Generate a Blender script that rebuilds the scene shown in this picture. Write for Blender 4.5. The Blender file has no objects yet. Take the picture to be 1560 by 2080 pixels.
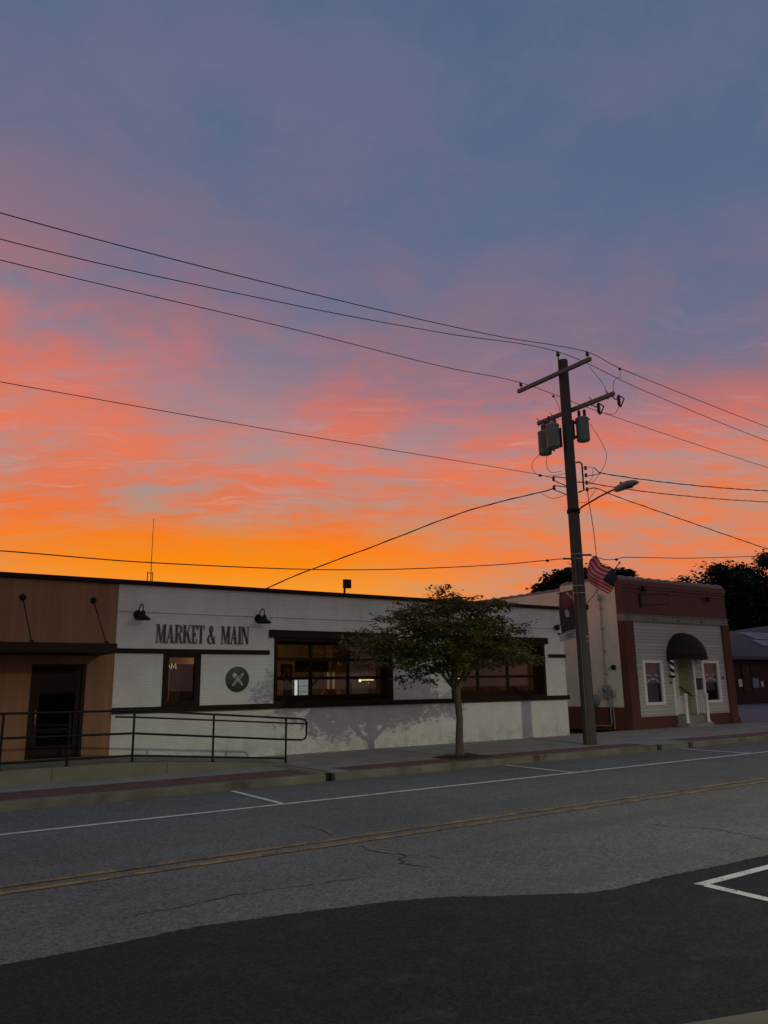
import bpy, bmesh, math, random
from mathutils import Vector, Matrix
R_ = math.radians
sc = bpy.context.scene
col = sc.collection

# ------------------------------------------------------------------ camera
YAW, PITCH, ROLL = R_(34.286), R_(12.79), R_(-0.914)
fw = Vector((math.sin(YAW)*math.cos(PITCH), math.cos(YAW)*math.cos(PITCH), math.sin(PITCH)))
rt = Vector((math.cos(YAW), -math.sin(YAW), 0)); up = rt.cross(fw)
RT = math.cos(ROLL)*rt + math.sin(ROLL)*up; UP = -math.sin(ROLL)*rt + math.cos(ROLL)*up
camd = bpy.data.cameras.new('camera'); cam = bpy.data.objects.new('camera', camd); col.objects.link(cam)
M4 = Matrix((RT, UP, -fw)).transposed().to_4x4(); M4.translation = Vector((0, 0, 1.95))
cam.matrix_world = M4
camd.sensor_fit = 'VERTICAL'; camd.sensor_height = 36; camd.lens = 27.0; camd.clip_end = 3000; camd.clip_start = .05
sc.camera = cam
sc.view_settings.view_transform = 'Standard'; sc.view_settings.look = 'None'
sc.view_settings.exposure = 0; sc.view_settings.gamma = 1
sc.cycles.use_denoising = True
sc.cycles.max_bounces = 8; sc.cycles.transparent_max_bounces = 12

# ------------------------------------------------------------------ sky
def lin(c):
    return tuple(((v/255)/12.92 if v/255 <= .04045 else ((v/255+.055)/1.055)**2.4) for v in c[:3]) + (1,)
world = bpy.data.worlds.new('World'); sc.world = world; world.use_nodes = True
nt = world.node_tree; nt.nodes.clear()
SUN_AZ = R_(24)
class G:
    """tiny node-graph helper"""
    def __init__(s, t): s.t = t
    def n(s, typ, **k):
        o = s.t.nodes.new(typ)
        for a, b in k.items(): setattr(o, a, b)
        return o
    def link(s, a, b): s.t.links.new(a, b)
    def put(s, sock, v):
        if isinstance(v, bpy.types.NodeSocket): s.link(v, sock)
        else: sock.default_value = v
    def m(s, op, a, b=0.0, c=0.0, clamp=False):
        o = s.n('ShaderNodeMath', operation=op, use_clamp=clamp)
        for i, v in enumerate((a, b, c)): s.put(o.inputs[i], v)
        return o.outputs[0]
    def vm(s, op, a, b=(0, 0, 0)):
        o = s.n('ShaderNodeVectorMath', operation=op); s.put(o.inputs[0], a); s.put(o.inputs[1], b)
        return o.outputs['Value'] if op in ('DOT_PRODUCT', 'LENGTH') else o.outputs[0]
    def xyz(s, v):
        o = s.n('ShaderNodeSeparateXYZ'); s.put(o.inputs[0], v); return o.outputs
    def comb(s, x, y, z):
        o = s.n('ShaderNodeCombineXYZ')
        for i, v in enumerate((x, y, z)): s.put(o.inputs[i], v)
        return o.outputs[0]
    def ramp(s, f, stops, interp='LINEAR'):
        o = s.n('ShaderNodeValToRGB'); cr = o.color_ramp; cr.interpolation = interp
        while len(cr.elements) < len(stops): cr.elements.new(.5)
        for e, (p, c) in zip(cr.elements, stops):
            e.position = p; e.color = c if len(c) == 4 and max(c) <= 1.0001 else lin(c)
        s.put(o.inputs[0], f); return o.outputs[0]
    def noise(s, v, scale, detail=5, rough=.55, dist=0.0):
        o = s.n('ShaderNodeTexNoise'); s.put(o.inputs['Vector'], v)
        o.inputs['Scale'].default_value = scale; o.inputs['Detail'].default_value = detail
        o.inputs['Roughness'].default_value = rough; o.inputs['Distortion'].default_value = dist
        return o.outputs['Fac']
    def mr(s, v, a, b, c=0.0, d=1.0, smooth=True):
        o = s.n('ShaderNodeMapRange', interpolation_type='SMOOTHSTEP' if smooth else 'LINEAR')
        s.put(o.inputs[0], v)
        for i, q in enumerate((a, b, c, d)): s.put(o.inputs[i+1], q)
        return o.outputs[0]
    def mix(s, f, a, b, blend='MIX'):
        o = s.n('ShaderNodeMix', data_type='RGBA', blend_type=blend)
        s.put(o.inputs[0], f); s.put(o.inputs[6], a); s.put(o.inputs[7], b); return o.outputs[2]

def build_sky():
    g = G(nt)
    d = g.n('ShaderNodeTexCoord').outputs['Generated']
    x, y, z = g.xyz(d)
    zc = g.m('MAXIMUM', z, 0.0)
    hor = g.m('SQRT', g.m('ADD', g.m('MULTIPLY', x, x), g.m('MULTIPLY', y, y)))
    hx = g.m('DIVIDE', x, g.m('MAXIMUM', hor, .001)); hy = g.m('DIVIDE', y, g.m('MAXIMUM', hor, .001))
    toward = g.m('ADD', g.m('MULTIPLY', hx, math.sin(SUN_AZ)), g.m('MULTIPLY', hy, math.cos(SUN_AZ)))
    lateral = g.m('SUBTRACT', g.m('MULTIPLY', hx, math.cos(SUN_AZ)), g.m('MULTIPLY', hy, math.sin(SUN_AZ)))
    # cloud sheet seen in perspective
    den = g.m('ADD', zc, .15)
    px = g.m('DIVIDE', x, den); py = g.m('DIVIDE', y, den)
    A = R_(-62)
    u = g.m('ADD', g.m('MULTIPLY', px, math.sin(A)), g.m('MULTIPLY', py, math.cos(A)))
    v = g.m('SUBTRACT', g.m('MULTIPLY', px, math.cos(A)), g.m('MULTIPLY', py, math.sin(A)))
    wob = g.m('MULTIPLY', g.m('SUBTRACT', g.noise(g.comb(u, v, 3.1), 1.3, 3), .5), .34)
    wob2 = g.m('MULTIPLY', g.m('SUBTRACT', g.noise(g.comb(u, v, 7.7), 4.0, 3), .5), .12)
    uu = g.m('ADD', u, wob2); vv = g.m('ADD', v, g.m('ADD', wob, wob2))
    n0 = g.noise(g.comb(uu, vv, 9.3), 2.7, 9, .62, 0.0)                                        # puffs
    n1 = g.noise(g.comb(g.m('MULTIPLY', uu, .75), g.m('MULTIPLY', vv, 1.15), 0.7), 3.3, 9, .63, 0.0)     # drawn-out cloud
    n2 = g.noise(g.comb(g.m('MULTIPLY', uu, .5), g.m('MULTIPLY', vv, 1.9), 5.2), 5.0, 8, .66, .1)   # thin streaks
    hi = g.mr(zc, .22, .5)
    nlo = g.m('ADD', g.m('MULTIPLY', n0, .30), g.m('ADD', g.m('MULTIPLY', n1, .30), g.m('MULTIPLY', n2, .40)))
    nhi = g.m('ADD', g.m('MULTIPLY', n0, .72), g.m('MULTIPLY', n1, .28))
    nn = g.m('ADD', g.m('MULTIPLY', nlo, g.m('SUBTRACT', 1.0, hi)), g.m('MULTIPLY', nhi, hi))
    mask = g.mr(g.m('ADD', nn, g.m('MULTIPLY', g.mr(zc, .50, .34), .012)), .405, .590)
    fine = g.mr(nn, .33, .67)
    n3 = g.noise(g.comb(g.m('MULTIPLY', uu, .40), g.m('MULTIPLY', vv, 1.7), 2.2), 13.0, 6, .68, .2)       # wisps
    tilt = g.m('MULTIPLY', g.m('MULTIPLY', g.m('ADD', lateral, .16), .15), g.mr(zc, .20, .38))
    zz = g.m('ADD', g.m('ADD', zc, tilt), g.m('MULTIPLY', g.m('MULTIPLY', g.m('SUBTRACT', n0, .5), .12), g.mr(zc, .12, .42)))
    zz = g.m('MAXIMUM', zz, 0.0)
    clear = g.ramp(zz, [(0, (255, 168, 92)), (.125, (255, 158, 48)), (.16, (255, 146, 18)), (.185, (246, 140, 48)), (.212, (192, 152, 130)), (.25, (178, 152, 146)),
                        (.31, (186, 144, 143)), (.37, (168, 134, 144)), (.43, (134, 124, 146)), (.49, (116, 118, 146)), (.56, (102, 114, 145)), (.66, (93, 110, 143)), (.76, (87, 106, 139)), (1, (72, 89, 124))])
    cloud = g.ramp(zz, [(0, (255, 158, 70)), (.12, (255, 154, 38)), (.15, (255, 138, 4)), (.185, (255, 124, 2)), (.21, (242, 116, 46)), (.25, (228, 118, 80)),
                        (.31, (228, 121, 91)), (.37, (217, 116, 97)), (.415, (197, 114, 108)), (.46, (163, 114, 122)), (.51, (137, 112, 130)), (.58, (116, 110, 135)), (.68, (104, 109, 138)), (.80, (95, 106, 138)), (1, (76, 90, 124))])
    sky = g.mix(mask, clear, cloud)
    # away from the glow the low sky turns salmon and grey
    side = g.m('MAXIMUM', g.mr(lateral, .06, .46), g.m('MULTIPLY', g.mr(lateral, -.12, -.5), .6))
    low = g.mr(zc, .30, .17)
    sky = g.mix(g.m('MULTIPLY', g.m('MULTIPLY', side, low), .92), sky, g.mix(mask, lin((196, 150, 134)), lin((238, 124, 74))))
    wisp = g.m('MULTIPLY', g.m('MULTIPLY', g.mr(n3, .50, .70), g.mr(n1, .40, .56)), g.m('MULTIPLY', g.mr(zc, .50, .30), g.mr(zc, .165, .24)))
    sky = g.mix(g.m('MULTIPLY', wisp, .62), sky, g.ramp(zc, [(.15, (240, 150, 110)), (.22, (208, 160, 148)), (.34, (190, 146, 148)), (.5, (130, 122, 146))]))
    # fine brightness streaks
    sky = g.mix(1.0, sky, g.ramp(fine, [(0, (.84, .86, .88, 1)), (1, (1.0, 1.0, 1.0, 1))]), 'MULTIPLY')
    # the half of the sky behind the photographer
    back = g.ramp(zc, [(0, (150, 120, 118)), (.25, (136, 128, 126)), (.6, (112, 120, 130)), (1, (78, 92, 120))])
    sky = g.mix(g.mr(toward, .25, -.45), sky, back)
    nis = g.n('ShaderNodeTexSky', sky_type='NISHITA', sun_disc=False, sun_elevation=R_(0.5), sun_rotation=SUN_AZ)
    bg1 = g.n('ShaderNodeBackground'); g.link(sky, bg1.inputs[0]); bg1.inputs[1].default_value = 1.0
    bg2 = g.n('ShaderNodeBackground'); g.link(nis.outputs[0], bg2.inputs[0]); bg2.inputs[1].default_value = 0.003
    ad = g.n('ShaderNodeAddShader'); g.link(bg1.outputs[0], ad.inputs[0]); g.link(bg2.outputs[0], ad.inputs[1])
    out = g.n('ShaderNodeOutputWorld'); g.link(ad.outputs[0], out.inputs[0])
build_sky()

# the sun has all but set behind the shops: a faint orange rim
sd = bpy.data.lights.new('sun', 'SUN'); sd.energy = 0.12; sd.color = (1, .45, .15); sd.angle = R_(3)
so = bpy.data.objects.new('sun', sd); col.objects.link(so)
so.rotation_euler = Vector((-math.sin(SUN_AZ)*math.cos(R_(.5)), -math.cos(SUN_AZ)*math.cos(R_(.5)), -math.sin(R_(.5)))).to_track_quat('-Z', 'Y').to_euler()

# ------------------------------------------------------------------ helpers
class MB:
    """collects simple shapes into ONE mesh"""
    def __init__(s): s.v = []; s.f = []; s.mi = []; s.cur = 0; s.smooth = []; s.sm = False
    def add(s, vs, fs):
        o = len(s.v); s.v += [tuple(p) for p in vs]
        for f in fs: s.f.append([i+o for i in f]); s.mi.append(s.cur); s.smooth.append(s.sm)
    def box(s, x0, x1, y0, y1, z0, z1):
        s.add([(x0,y0,z0),(x1,y0,z0),(x1,y1,z0),(x0,y1,z0),(x0,y0,z1),(x1,y0,z1),(x1,y1,z1),(x0,y1,z1)],
              [(0,3,2,1),(4,5,6,7),(0,1,5,4),(1,2,6,5),(2,3,7,6),(3,0,4,7)]); return s
    def quad(s, *p): s.add(p, [tuple(range(len(p)))]); return s
    def tube(s, pts, r, n=8, cap=True):
        pts = [Vector(p) for p in pts]; rs = r if isinstance(r, (list, tuple)) else [r]*len(pts)
        old = s.sm; s.sm = True
        rings = []; T0 = None; ref = None
        for i, p in enumerate(pts):
            a = pts[max(i-1, 0)]; b = pts[min(i+1, len(pts)-1)]; t = (b-a)
            t = t.normalized() if t.length > 1e-9 else Vector((0, 0, 1))
            if ref is None:
                ref = Vector((0, 0, 1)) if abs(t.z) < .9 else Vector((1, 0, 0))
                ref = (ref - t*ref.dot(t)).normalized()
            else:
                ref = ref - t*ref.dot(t)
                ref = ref.normalized() if ref.length > 1e-6 else t.orthogonal().normalized()
            w = t.cross(ref); rings.append([p + (ref*math.cos(2*math.pi*k/n) + w*math.sin(2*math.pi*k/n))*rs[i] for k in range(n)])
        vs = [q for rg in rings for q in rg]; fs = []
        for i in range(len(pts)-1):
            for k in range(n): fs.append((i*n+k, i*n+(k+1) % n, (i+1)*n+(k+1) % n, (i+1)*n+k))
        s.add(vs, fs); s.sm = False
        if cap: s.add(rings[0], [tuple(reversed(range(n)))]); s.add(rings[-1], [tuple(range(n))])
        s.sm = old; return s
    def lathe(s, prof, c=(0, 0, 0), axis='Z', n=20):
        """profile of (radius, height) turned round an axis through c"""
        vs = []; fs = []; old = s.sm; s.sm = True
        for r, h in prof:
            for k in range(n):
                a, b = r*math.cos(2*math.pi*k/n), r*math.sin(2*math.pi*k/n)
                p = {'Z': (a, b, h), 'Y': (a, h, b), 'X': (h, a, b)}[axis]
                vs.append((c[0]+p[0], c[1]+p[1], c[2]+p[2]))
        for i in range(len(prof)-1):
            for k in range(n): fs.append((i*n+k, i*n+(k+1) % n, (i+1)*n+(k+1) % n, (i+1)*n+k))
        s.add(vs, fs); s.sm = old; return s
    def prism_xz(s, poly, y0, y1):
        """polygon in the XZ plane with thickness in Y"""
        n = len(poly)
        s.add([(x, y0, z) for x, z in poly] + [(x, y1, z) for x, z in poly],
              [tuple(range(n)), tuple(range(2*n-1, n-1, -1))] + [(i, i+n, (i+1) % n+n, (i+1) % n) for i in range(n)]); return s
    def prism_xy(s, poly, z0, z1):
        n = len(poly)
        s.add([(x, y, z0) for x, y in poly] + [(x, y, z1) for x, y in poly],
              [tuple(range(n-1, -1, -1)), tuple(range(n, 2*n))] + [(i, (i+1) % n, (i+1) % n+n, i+n) for i in range(n)]); return s
    def build(s, name, mats, parent=None, bevel=0.0, recalc=True):
        me = bpy.data.meshes.new(name); me.from_pydata(s.v, [], s.f)
        for m in (mats if isinstance(mats, (list, tuple)) else [mats]): me.materials.append(m)
        me.polygons.foreach_set('material_index', s.mi); me.polygons.foreach_set('use_smooth', s.smooth)
        if recalc and len(s.v) < 20000:
            bm = bmesh.new(); bm.from_mesh(me); bmesh.ops.recalc_face_normals(bm, faces=bm.faces); bm.to_mesh(me); bm.free()
        me.update()
        o = bpy.data.objects.new(name, me); col.objects.link(o)
        if parent is not None:
            o.parent = parent
            if parent.type == 'EMPTY' and parent.get('_off', 1): o.location = -parent.location
        if bevel:
            b = o.modifiers.new('bevel', 'BEVEL'); b.width = bevel; b.segments = 2; b.limit_method = 'ANGLE'
        return o
def tag(o, label=None, cat=None, group=None, kind=None):
    if label: o['label'] = label
    if cat: o['category'] = cat
    if group: o['group'] = group
    if kind: o['kind'] = kind
    return o
def thing(name, loc, label, cat, group=None, local=False):
    o = bpy.data.objects.new(name, None); col.objects.link(o); o.location = loc; o.empty_display_size = .2
    o['_off'] = 0 if local else 1
    return tag(o, label, cat, group)
def copy_tree(o, parent=None):
    c = o.copy(); col.objects.link(c)
    if parent is not None: c.parent = parent
    for ch in list(o.children): copy_tree(ch, c)
    return c
def copy_thing(o, loc, label, group=None, rz=None):
    c = copy_tree(o); c.location = loc; c['label'] = label
    if rz is not None: c.rotation_euler.z = rz
    if group: c['group'] = group
    return c

# ------------------------------------------------------------------ materials
def base_mat(name):
    m = bpy.data.materials.new(name); m.use_nodes = True; t = m.node_tree; t.nodes.clear(); g = G(t)
    b = g.n('ShaderNodeBsdfPrincipled'); o = g.n('ShaderNodeOutputMaterial'); g.link(b.outputs[0], o.inputs[0])
    return m, g, b
def coords(g, mode='xyz'):
    c = g.n('ShaderNodeNewGeometry').outputs['Position']
    if mode == 'xyz': return c
    x, y, z = g.xyz(c)
    if mode == 'wall': return g.comb(g.m('ADD', x, y), z, 0.0)
def bump(g, b, h, strength=.4, dist=.01):
    o = g.n('ShaderNodeBump'); g.put(o.inputs['Height'], h); o.inputs['Strength'].default_value = strength; o.inputs['Distance'].default_value = dist
    g.link(o.outputs[0], b.inputs['Normal'])
def mat(name, c, rough=.6, var=.18, scale=6.0, metal=0.0, bmp=0.0, bscale=60.0, spec=.5, dirt=None):
    """plain material with uneven tone"""
    m, g, b = base_mat(name); p = coords(g)
    n = g.noise(p, scale, 5, .6)
    lo = tuple(v*(1-var) for v in c); hi = tuple(min(1, v*(1+var)) for v in c)
    colr = g.ramp(n, [(.3, lo+(1,)), (.7, hi+(1,))])
    if dirt:
        colr = g.mix(g.mr(g.noise(p, dirt[1], 6, .65), .52, .72), colr, tuple(dirt[0])+(1,))
    g.link(colr, b.inputs['Base Color'])
    g.put(b.inputs['Roughness'], g.mr(n, .2, .8, max(.05, rough-.1), min(1, rough+.1)))
    b.inputs['Metallic'].default_value = metal; b.inputs['Specular IOR Level'].default_value = spec
    if bmp: bump(g, b, g.noise(p, bscale, 4), bmp, .006)
    return m
def brick_mat(name, c, mortar=None, var=.1, bw=.21, bh=.072, rough=.75, bstr=.5, stain=None, grime=0.0):
    m, g, b = base_mat(name); p = coords(g, 'wall')
    o = g.n('ShaderNodeTexBrick'); g.put(o.inputs['Vector'], p)
    o.inputs['Scale'].default_value = 1; o.inputs['Brick Width'].default_value = bw; o.inputs['Row Height'].default_value = bh
    o.inputs['Mortar Size'].default_value = .006; o.inputs['Mortar Smooth'].default_value = .4
    o.inputs['Color1'].default_value = tuple(v*(1-var) for v in c)+(1,); o.inputs['Color2'].default_value = tuple(min(1, v*(1+var)) for v in c)+(1,)
    o.inputs['Mortar'].default_value = tuple(mortar or [v*.8 for v in c])+(1,)
    p3 = coords(g)
    cc = g.mix(1.0, o.outputs['Color'], g.ramp(g.noise(p3, 1.3, 6, .65), [(.3, (.86, .86, .86, 1)), (.7, (1, 1, 1, 1))]), 'MULTIPLY')
    if stain:
        cc = g.mix(g.m('MULTIPLY', g.mr(g.noise(p3, 2.2, 7, .7), .60, .78), .7), cc, tuple(stain)+(1,))
    if grime:
        x, y, z = g.xyz(p3)
        run = g.noise(g.comb(g.m('MULTIPLY', g.m('ADD', x, y), 3.2), g.m('MULTIPLY', z, .35), 0.0), 1.0, 6, .65)      # streaks that ran down the wall
        foot = g.m('MULTIPLY', g.mr(z, .75, .15), g.mr(g.noise(p3, 3.0, 6, .7), .40, .66))                             # splashed dirt along the pavement
        chip = g.mr(g.noise(p3, 9, 6, .75), .68, .72)
        cc = g.mix(g.m('MULTIPLY', g.mr(run, .52, .78), grime), cc, (.36, .34, .29, 1))
        cc = g.mix(g.m('MULTIPLY', foot, grime*1.4), cc, (.24, .21, .15, 1))
        cc = g.mix(g.m('MULTIPLY', chip, grime*.9), cc, (.42, .33, .27, 1))
    g.link(cc, b.inputs['Base Color']); b.inputs['Roughness'].default_value = rough; b.inputs['Specular IOR Level'].default_value = .25
    h = g.m('ADD', g.m('MULTIPLY', o.outputs['Fac'], -1.0), g.m('MULTIPLY', g.noise(p3, 45, 4), .5))
    bump(g, b, h, bstr, .008)
    return m
def asphalt_mat(name, c, speck=.5, patch=.2, crack=True, rough=.88):
    """worn asphalt: stone grain at several sizes, mottled wear, fine cracks"""
    m, g, b = base_mat(name); p = coords(g)
    big = g.noise(p, .35, 6, .62); blot = g.noise(p, 2.4, 5, .65)
    stone = g.n('ShaderNodeTexVoronoi'); g.put(stone.inputs['Vector'], p); stone.inputs['Scale'].default_value = 58
    st2 = g.n('ShaderNodeTexVoronoi'); g.put(st2.inputs['Vector'], p); st2.inputs['Scale'].default_value = 27
    s1 = g.xyz(stone.outputs['Color'])[0]; s2 = g.xyz(st2.outputs['Color'])[1]; fine = g.noise(p, 70, 3, .75)
    grain = g.m('ADD', g.m('ADD', g.m('MULTIPLY', s1, .42), g.m('MULTIPLY', s2, .24)), g.m('MULTIPLY', fine, .34))
    colr = g.ramp(g.m('ADD', g.m('MULTIPLY', big, .65), g.m('MULTIPLY', blot, .35)), [(.3, tuple(v*(1-patch) for v in c)+(1,)), (.7, tuple(v*(1+patch) for v in c)+(1,))])
    k0, k1 = 1-1.35*speck, 1+1.35*speck
    colr = g.mix(1.0, colr, g.ramp(grain, [(.24, (max(.05, k0)/1.8,)*3+(1,)), (.5, (1/1.8,)*3+(1,)), (.76, (min(1.8, k1)/1.8,)*3+(1,))]), 'MULTIPLY')
    colr = g.vm('MULTIPLY', colr, (1.8, 1.8, 1.8))
    if crack:
        track = g.m('MULTIPLY', g.mr(g.noise(g.comb(g.m('MULTIPLY', g.xyz(p)[0], .05), g.m('MULTIPLY', g.xyz(p)[1], 1.1), 4.0), 1.0, 4), .48, .66), .30)      # wheel tracks polished along the road
        colr = g.mix(track, colr, tuple(v*.62 for v in c)+(1,))
        oil = g.mr(g.noise(p, 1.9, 5, .7), .66, .76)
        colr = g.mix(g.m('MULTIPLY', oil, .45), colr, (.03, .03, .03, 1))
    else:
        oil = g.mr(g.noise(g.comb(g.m('MULTIPLY', g.xyz(p)[0], .55), g.xyz(p)[1], 0.0), 1.5, 8, .74), .54, .70)      # pale scuffs and dust
        colr = g.mix(g.m('MULTIPLY', oil, .55), colr, tuple(v*2.3 for v in c)+(1,))
    g.link(colr, b.inputs['Base Color']); b.inputs['Roughness'].default_value = rough; b.inputs['Specular IOR Level'].default_value = .2
    bump(g, b, g.m('ADD', grain, fine), .6, .008)
    return m
def concrete_mat(name, c, joint=1.5):
    m, g, b = base_mat(name); p = coords(g); x, y, z = g.xyz(p)
    n = g.noise(p, 1.1, 7, .65); f = g.noise(p, 60, 3, .6)
    colr = g.ramp(n, [(.3, tuple(v*.78 for v in c)+(1,)), (.7, tuple(v*1.15 for v in c)+(1,))])
    colr = g.mix(g.m('MULTIPLY', g.mr(f, .55, .75), .3), colr, tuple(v*.6 for v in c)+(1,))
    if joint:
        fx = g.m('ABSOLUTE', g.m('SUBTRACT', g.m('FRACT', g.m('DIVIDE', x, joint)), .5))
        j = g.mr(fx, .006, .002, 0, 1)
        colr = g.mix(g.m('MULTIPLY', j, .7), colr, tuple(v*.25 for v in c)+(1,))
    g.link(colr, b.inputs['Base Color']); b.inputs['Roughness'].default_value = .85; b.inputs['Specular IOR Level'].default_value = .25
    bump(g, b, f, .3, .004)
    return m
def paver_mat(name, c):
    m, g, b = base_mat(name); p = coords(g)
    o = g.n('ShaderNodeTexBrick'); g.put(o.inputs['Vector'], p); o.inputs['Scale'].default_value = 1
    o.inputs['Brick Width'].default_value = .2; o.inputs['Row Height'].default_value = .1; o.inputs['Mortar Size'].default_value = .005
    o.inputs['Color1'].default_value = tuple(v*.75 for v in c)+(1,); o.inputs['Color2'].default_value = tuple(v*1.25 for v in c)+(1,)
    o.inputs['Mortar'].default_value = tuple(v*.4 for v in c)+(1,)
    cc = g.mix(1.0, o.outputs['Color'], g.ramp(g.noise(p, 1.5, 6, .7), [(.3, (.7, .7, .7, 1)), (.7, (1, 1, 1, 1))]), 'MULTIPLY')
    g.link(cc, b.inputs['Base Color']); b.inputs['Roughness'].default_value = .85
    bump(g, b, g.m('MULTIPLY', o.outputs['Fac'], -1.0), .5, .005)
    return m
def board_mat(name, c, width=.14, vertical=True, rough=.6, groove=.03):
    """timber / siding boards with grooves and grain, lap shade painted on siding"""
    m, g, b = base_mat(name); p = coords(g); x, y, z = g.xyz(p)
    s = g.m('ADD', x, y) if vertical else z
    q = g.m('DIVIDE', s, width); fr = g.m('FRACT', q); idn = g.m('FLOOR', q)
    wn = g.n('ShaderNodeTexWhiteNoise', noise_dimensions='1D'); g.put(wn.inputs['W'], idn)
    grain = g.noise(g.comb(g.m('MULTIPLY', s, 30), g.m('MULTIPLY', z if vertical else g.m('ADD', x, y), 1.6), wn.outputs[0]), 1.0, 6, .65, .6)
    t = g.m('ADD', g.m('MULTIPLY', wn.outputs[0], .5), g.m('MULTIPLY', grain, .5))
    colr = g.ramp(t, [(.15, tuple(v*.84 for v in c)+(1,)), (.85, tuple(v*1.12 for v in c)+(1,))])
    gr = g.mr(g.m('ABSOLUTE', g.m('SUBTRACT', fr, .5)), .5-groove, .5, 0, 1)
    colr = g.mix(g.m('MULTIPLY', gr, .6), colr, tuple(v*.25 for v in c)+(1,))  # darkened groove colour; on the siding it paints the shade under each lap
    g.link(colr, b.inputs['Base Color']); b.inputs['Roughness'].default_value = rough; b.inputs['Specular IOR Level'].default_value = .3
    bump(g, b, g.m('SUBTRACT', g.m('MULTIPLY', grain, .3), gr), .4, .006)
    return m
def paint_line_mat(name, c, wear=.45):
    """worn road paint: the asphalt shows through where it has rubbed off"""
    m, g, b = base_mat(name); p = coords(g)
    w = g.mr(g.m('ADD', g.m('MULTIPLY', g.noise(p, 38, 5, .7), .6), g.m('MULTIPLY', g.noise(p, 3.5, 5), .4)), wear, wear+.16)
    g.link(g.mix(w, (.09, .09, .088, 1), tuple(c)+(1,)), b.inputs['Base Color']); b.inputs['Roughness'].default_value = .8
    return m
def glass_mat(name, tint=(.75, .75, .75), gloss=1.0):
    m = bpy.data.materials.new(name); m.use_nodes = True; t = m.node_tree; t.nodes.clear(); g = G(t)
    tr = g.n('ShaderNodeBsdfTransparent'); tr.inputs[0].default_value = tuple(tint)+(1,)
    gl = g.n('ShaderNodeBsdfGlossy'); gl.inputs['Roughness'].default_value = .02; gl.inputs[0].default_value = (gloss, gloss, gloss, 1)
    ge = g.n('ShaderNodeNewGeometry'); cs = g.m('ABSOLUTE', g.vm('DOT_PRODUCT', ge.outputs['Normal'], ge.outputs['Incoming']))
    fr = g.m('ADD', .04, g.m('MULTIPLY', .96, g.m('POWER', g.m('SUBTRACT', 1.0, cs, clamp=True), 5.0)))      # reflection grows at grazing angles, the same from both sides
    mx = g.n('ShaderNodeMixShader'); g.link(fr, mx.inputs[0]); g.link(tr.outputs[0], mx.inputs[1]); g.link(gl.outputs[0], mx.inputs[2])
    o = g.n('ShaderNodeOutputMaterial'); g.link(mx.outputs[0], o.inputs[0]); return m
def emit_mat(name, c, s):
    m = bpy.data.materials.new(name); m.use_nodes = True; t = m.node_tree; t.nodes.clear(); g = G(t)
    e = g.n('ShaderNodeEmission'); e.inputs[0].default_value = tuple(c)+(1,); e.inputs[1].default_value = s
    o = g.n('ShaderNodeOutputMaterial'); g.link(e.outputs[0], o.inputs[0]); return m
def leaf_mat(name, a, b_, trans=.35):
    m = bpy.data.materials.new(name); m.use_nodes = True; t = m.node_tree; t.nodes.clear(); g = G(t)
    p = coords(g); n = g.noise(p, 2.2, 4, .6); n2 = g.noise(p, 24, 2)
    c = g.ramp(g.m('ADD', g.m('MULTIPLY', n, .6), g.m('MULTIPLY', n2, .4)), [(.3, tuple(a)+(1,)), (.7, tuple(b_)+(1,))])
    b = g.n('ShaderNodeBsdfPrincipled'); g.link(c, b.inputs['Base Color']); b.inputs['Roughness'].default_value = .55; b.inputs['Specular IOR Level'].default_value = .3
    tl = g.n('ShaderNodeBsdfTranslucent'); g.link(c, tl.inputs[0])
    mx = g.n('ShaderNodeMixShader'); mx.inputs[0].default_value = trans; g.link(b.outputs[0], mx.inputs[1]); g.link(tl.outputs[0], mx.inputs[2])
    o = g.n('ShaderNodeOutputMaterial'); g.link(mx.outputs[0], o.inputs[0]); return m

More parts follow.
